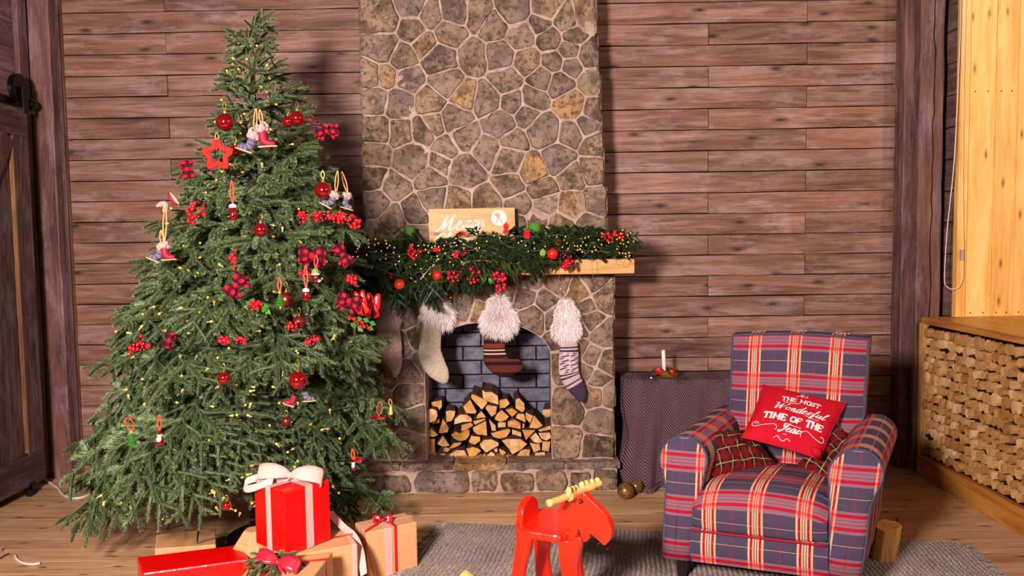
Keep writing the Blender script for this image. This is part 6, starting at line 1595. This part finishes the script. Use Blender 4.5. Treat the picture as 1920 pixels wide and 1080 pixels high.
# ------------------------------------------------------------------ stockings
def fur(cells, n, ln, wid, seed, grav=.6):
    """cells: list of (centre, rx, rz, ry) ellipsoids; returns fine curved strands"""
    rb = np.random.RandomState(seed); m = MB(); vs = []; fs = []
    for c, rx, rz, ry, share in cells:
        for _ in range(int(n*share)):
            d = rb.normal(size=3); d /= np.linalg.norm(d)
            if d[1] > .5: d[1] = -d[1]
            b = np.array(c) + d*np.array([rx, ry, rz]); dr = d*np.array([1, .9, .8]) + np.array([0, 0, -grav]) + rb.normal(size=3)*.16; dr /= np.linalg.norm(dr)
            l = ln*rb.uniform(.5, 1.15); mid = b + dr*l*.55; tip = mid + (dr + np.array([0, 0, -grav*.8]))*l*.4
            w = np.cross(dr, [rb.uniform(-.3, .3), 1, rb.uniform(-.3, .3)]); w = w/np.linalg.norm(w)*wid/2; k = len(vs)
            vs += [b+w, b-w, mid+w*.8, mid-w*.8, tip]; fs += [(k, k+1, k+3, k+2), (k+2, k+3, k+4)]
    return MB().add(vs, fs)
def stocking(label, path, mat, Y, furc, furmat='fur', uvs=0, furn=2600, ln=.032, dep=.55):
    pts = [P(x, y, Y) for x, y, w in path]; ws = [w*Y/F for x, y, w in path]
    root = empty('christmas_stocking', pts[-1], label, 'stocking', 'stockings hanging from the mantel')
    cp_ = cr([Vector(p) for p in pts], 5); cw_ = [float(np.interp(i/5, range(len(ws)), ws)) for i in range(len(cp_))]
    m = MB(); n = 20; vs = []; uv = []; L = 0
    for i, p in enumerate(cp_):
        t = cp_[min(i+1, len(cp_)-1)] - cp_[max(i-1, 0)]; t.normalize(); s = Vector((0, -1, 0)).cross(t).normalized()
        if i: L += (p - cp_[i-1]).length
        for k in range(n):
            a = 2*math.pi*k/n; vs.append(p + s*math.cos(a)*cw_[i] + Vector((0, 1, 0))*math.sin(a)*min(cw_[i], .03)*dep); q = vs[-1]; uv.append((q.x if uvs else s.x*math.cos(a)*cw_[i] + .1, (cp_[0].z - q.z)*1.0 if uvs else L))
    N_ = len(cp_); m.add(vs, [(i*n+k, (i+1)*n+k, (i+1)*n+(k+1) % n, i*n+(k+1) % n) for i in range(N_-1) for k in range(n)] + [tuple(range(n))[::-1], tuple(range((N_-1)*n, N_*n))], uv)
    obj('sock', m, M[mat], root, smooth=True)
    cl_ = [(P(x, y, Y), rx*Y/F, rz*Y/F, .022, sh) for x, y, rx, rz, sh in furc]
    mm = MB()
    for c, rx, rz, ry, sh in cl_: mm.add(*(lambda b: (b.v, b.f))(MB().lathe([(max(.001, math.sin(math.pi*i/8)), -math.cos(math.pi*i/8)) for i in range(9)], 14)))
    for j, (c, rx, rz, ry, sh) in enumerate(cl_):
        k = 9*14
        for q in range(j*k, (j+1)*k): v = mm.v[q]; mm.v[q] = (c.x + v[0]*rx*.93, c.y + v[1]*ry*.9, c.z + v[2]*rz*.93)
    cuff = obj('cuff', mm, M[furmat], root, smooth=True)
    obj('long_fur', fur([(tuple(c), rx, rz, ry, sh) for c, rx, rz, ry, sh in cl_], furn, ln, .0016, int(path[0][0])), M[furmat], cuff, kind='stuff')
    top = P(furc[0][0], furc[0][1] - furc[0][3], Y)
    obj('hanging_loop', MB().tube(cr([top + Vector((-.004, 0, -.01)), top + Vector((0, 0, .03)), top + Vector((.004, 0, -.01))], 4), .0015, 5), M['cord'], root)
    return root
SY = 3.795
stocking('dusty pink stocking with tan fur at the far left, half hidden by the tree', [(728,600,19),(728,630,24),(730,655,25),(738,680,17),(741,698,8),(738,706,3)], 'pinkfelt', SY, [(733, 590, 15, 26, .6), (728, 570, 10, 14, .2), (722, 603, 14, 10, .2)], 'fur_tan', furn=1800, ln=.03)
stocking('plain tan felt stocking with a long white fur cuff, left of the firebox', [(812,590,18),(810,620,18),(807,645,20),(806,664,23),(814,684,22),(825,700,18),(831,711,12),(833,718,5)], 'burlap', SY, [(818, 580, 24, 20, .4), (812, 560, 17, 16, .25), (833, 593, 15, 18, .2), (806, 576, 10, 12, .15)], 'fur', furn=3000, ln=.042)
r3 = stocking('brown striped knitted stocking with white fur cuff, hanging before the firebox', [(928,618,18),(927,640,20),(927,660,21),(931,676,23),(945,688,20),(960,688,16),(973,684,12),(979,682,6)], 'brownknit', SY, uvs=1, furc=[(936, 602, 30, 28, .7), (935, 572, 16, 16, .3)], furn=3400, ln=.038)
stocking('grey and white nordic patterned stocking with white fur cuff, on the right pillar', [(1066,640,16),(1067,660,18),(1066,685,19),(1069,705,19),(1080,725,16),(1087,738,13),(1089,749,9),(1088,753,4)], 'nordic', SY, [(1062, 618, 26, 26, .5), (1063, 592, 21, 22, .35), (1061, 572, 13, 12, .15)], 'fur', furn=2600, ln=.022)
m = MB(); c = P(935, 596, SY - .032)
for i in range(6):
    a = i*math.pi/3 + .2; d = Vector((math.cos(a), 0, math.sin(a)))*.022; m.tube([c, c + d], .0012, 5); m.tube([c + d*.6, c + d*.85 + Vector((d.z, 0, -d.x))*.3], .001, 4); m.tube([c + d*.6, c + d*.85 - Vector((d.z, 0, -d.x))*.3], .001, 4)
obj('snowflake_charm', m, M['wire'], r3)
# ------------------------------------------------------------------ sign on the mantel
SYN = 3.86
b0_ = P(803, 392, SYN); b1_ = P(965, 389, SYN); zsg = MZ
sign = empty('wooden_sign', ((b0_.x + b1_.x)/2, SYN, MZ), 'pale wooden board with white painted greeting and round emblem on the mantel', 'sign')
obj('board', MB().hexa([(b0_.x + .006, SYN - .02, zsg), (b1_.x + .002, SYN - .02, zsg), (b1_.x + .002, SYN - .002, zsg), (b0_.x + .006, SYN - .002, zsg), (b0_.x, SYN, b0_.z), (b1_.x, SYN, b1_.z), (b1_.x, SYN + .018, b1_.z), (b0_.x, SYN + .018, b0_.z)]), M['signw'], sign, bevel=.002)
def smap(x, y):           # x, y are picture positions measured on the board
    p = P(x, y, SYN); t = (b0_.z - p.z)/(b0_.z - zsg); return Vector((p.x, SYN - .02*t - .0012, p.z))
def sm(x, y): return smap(x, -y)
rib = strokes('Merry', SC, 823, -433, 14.8, 4.9, .26, fit=85)
rib = [([Vector((p.x, p.y + (p.x-820)*.075, 0)) for p in l], [Vector((p.x, p.y + (p.x-820)*.075, 0)) for p in r]) for l, r in rib]
rib2 = strokes('Christmas', SC, 812, -466, 14.0, 5, .25, fit=122)
rib2 = [([Vector((p.x, p.y + (p.x-820)*.06, 0)) for p in l], [Vector((p.x, p.y + (p.x-820)*.06, 0)) for p in r]) for l, r in rib2]
obj('painted_lettering', put(rib + rib2, sm), M['white_paint'], sign)
# round white emblem with the figure left bare
def onb(x, y): return smap(x, y)
fig = [(-5.5,15),(-5,9),(-3.5,5),(-2.2,1.5),(-3.2,-1),(-5,-3.5),(-7,-5),(-6.5,-7.5),(-3.5,-9.5),(-1,-9.2),(1,-7.5),(1.8,-4),(1.6,0),(2.8,3),(4.6,6),(5.6,10),(6,15)]
m = MB(); cxs, cys, rs_ = 935.5, 408.5, 14.8
fig = [(x*1.2, y) for x, y in fig]; N_ = 72
for i in range(N_):
    a0_ = math.pi*2*i/N_; a1_ = math.pi*2*(i+1)/N_
    def rad(a):
        best = 0; dx, dy = math.cos(a), math.sin(a)
        for q in range(len(fig)-1):
            x1, y1 = fig[q]; x2, y2 = fig[q+1]; den = dx*(y2-y1) - dy*(x2-x1)
            if abs(den) < 1e-6: continue
            t = (x1*(y2-y1) - y1*(x2-x1))/den; u = (x1*dy - y1*dx)/den
            if t > 0 and 0 <= u <= 1: best = max(best, t)
        return min(max(best, .5), rs_)
    r0, r1 = rad(a0_), rad(a1_)
    if r0 >= rs_ - .3 and r1 >= rs_ - .3: continue
    m.add([onb(cxs + r*math.cos(a), cys + r*math.sin(a)) for r, a in ((r0, a0_), (rs_, a0_), (rs_, a1_), (r1, a1_))], [(0, 1, 2, 3)])
obj('round_emblem', m, M['white_paint'], sign)
# ------------------------------------------------------------------ log stump by the chair, cables, leaf
a = PZ(1660, 1056, 0); w_ = .05; st = empty('log_stump', a, 'short split log standing on the rug edge behind the armchair', 'log')
tp = P(1664, 1000, a.y + .02)
m = MB(); poly = [(-.048, -.02), (-.03, -.045), (.02, -.05), (.045, -.02), (.048, .03), (.01, .05), (-.035, .04)]; H = tp.z + .03
rings = []
for z, s, sk in ((.006, 1.0, 0), (H*.5, 1.06, .01), (H, 1.05, .02)): rings.append([Vector((a.x + x*s + sk, a.y + .03 + y*s, z + (.01*math.sin(x*60) if z > .05 else 0))) for x, y in poly])
n = len(poly); m.add([v for r in rings for v in r], [(j*n+i, j*n+(i+1) % n, (j+1)*n+(i+1) % n, (j+1)*n+i) for j in range(2) for i in range(n)] + [tuple(range(n))[::-1], tuple(range(2*n, 3*n))])
obj('split_wood', m, M['stumpw'], st, bevel=.004)
obj('bark_strip', MB().tube([rings[0][4] + Vector((.002, 0, 0)), rings[1][4] + Vector((.003, 0, 0)), rings[2][4] + Vector((.002, -.004, .012))], [.010, .008, .004], 6), M['bark'], st)
o = obj('floor_cable', MB().tube(cr([PZ(78, 893, .02), PZ(92, 904, .006), PZ(108, 915, .004), PZ(118, 927, .004), PZ(135, 934, .004), PZ(155, 932, .004), PZ(180, 922, .004), PZ(240, 905, .004)], 6), .0055, 8), M['white_cable'], smooth=True)
tag(o, 'white cable running from behind the barn door to the tree', 'cable')
o = obj('floor_cable', MB().tube(cr([PZ(28, 1041, .004), PZ(32, 1049, .004), PZ(45, 1056, .004), PZ(60, 1058, .004), PZ(75, 1056, .006)], 6), .0045, 8), M['white_cable'], smooth=True)
tag(o, 'short loose white cable end on the floor at the lower left corner', 'cable')
e = empty('socket_strip', PZ(-3, 1042, 0), 'cream socket end with a dark lead at the left edge of the floor', 'socket')
obj('socket_body', MB().box(tuple(PZ(-25, 1052, 0)), tuple(PZ(3, 1034, 0) + Vector((0, 0, .022)))), M['socket'], e, bevel=.004)
obj('lead', MB().tube(cr([PZ(0, 1047, .006), PZ(8, 1042, .004), PZ(17, 1038, .003)], 4), .0025, 6), M['cable'], e)
for px, py, lab in ((778, 962, 'small yellow leaf lying on the floorboards beside the gifts'), (78, 1064, 'tiny green scrap of fir on the floor near the cable end')):
    c = PZ(px, py, .004); m = MB(); m.grid(lambda u, v: c + Vector(((u-.5)*.034, (v-.5)*.018*math.sin(math.pi*min(1, u + .02)), .003*math.sin(u*3))), 6, 3)
    tag(obj('fallen_leaf', m, M['lime'], solid=.0006), lab, 'leaf')
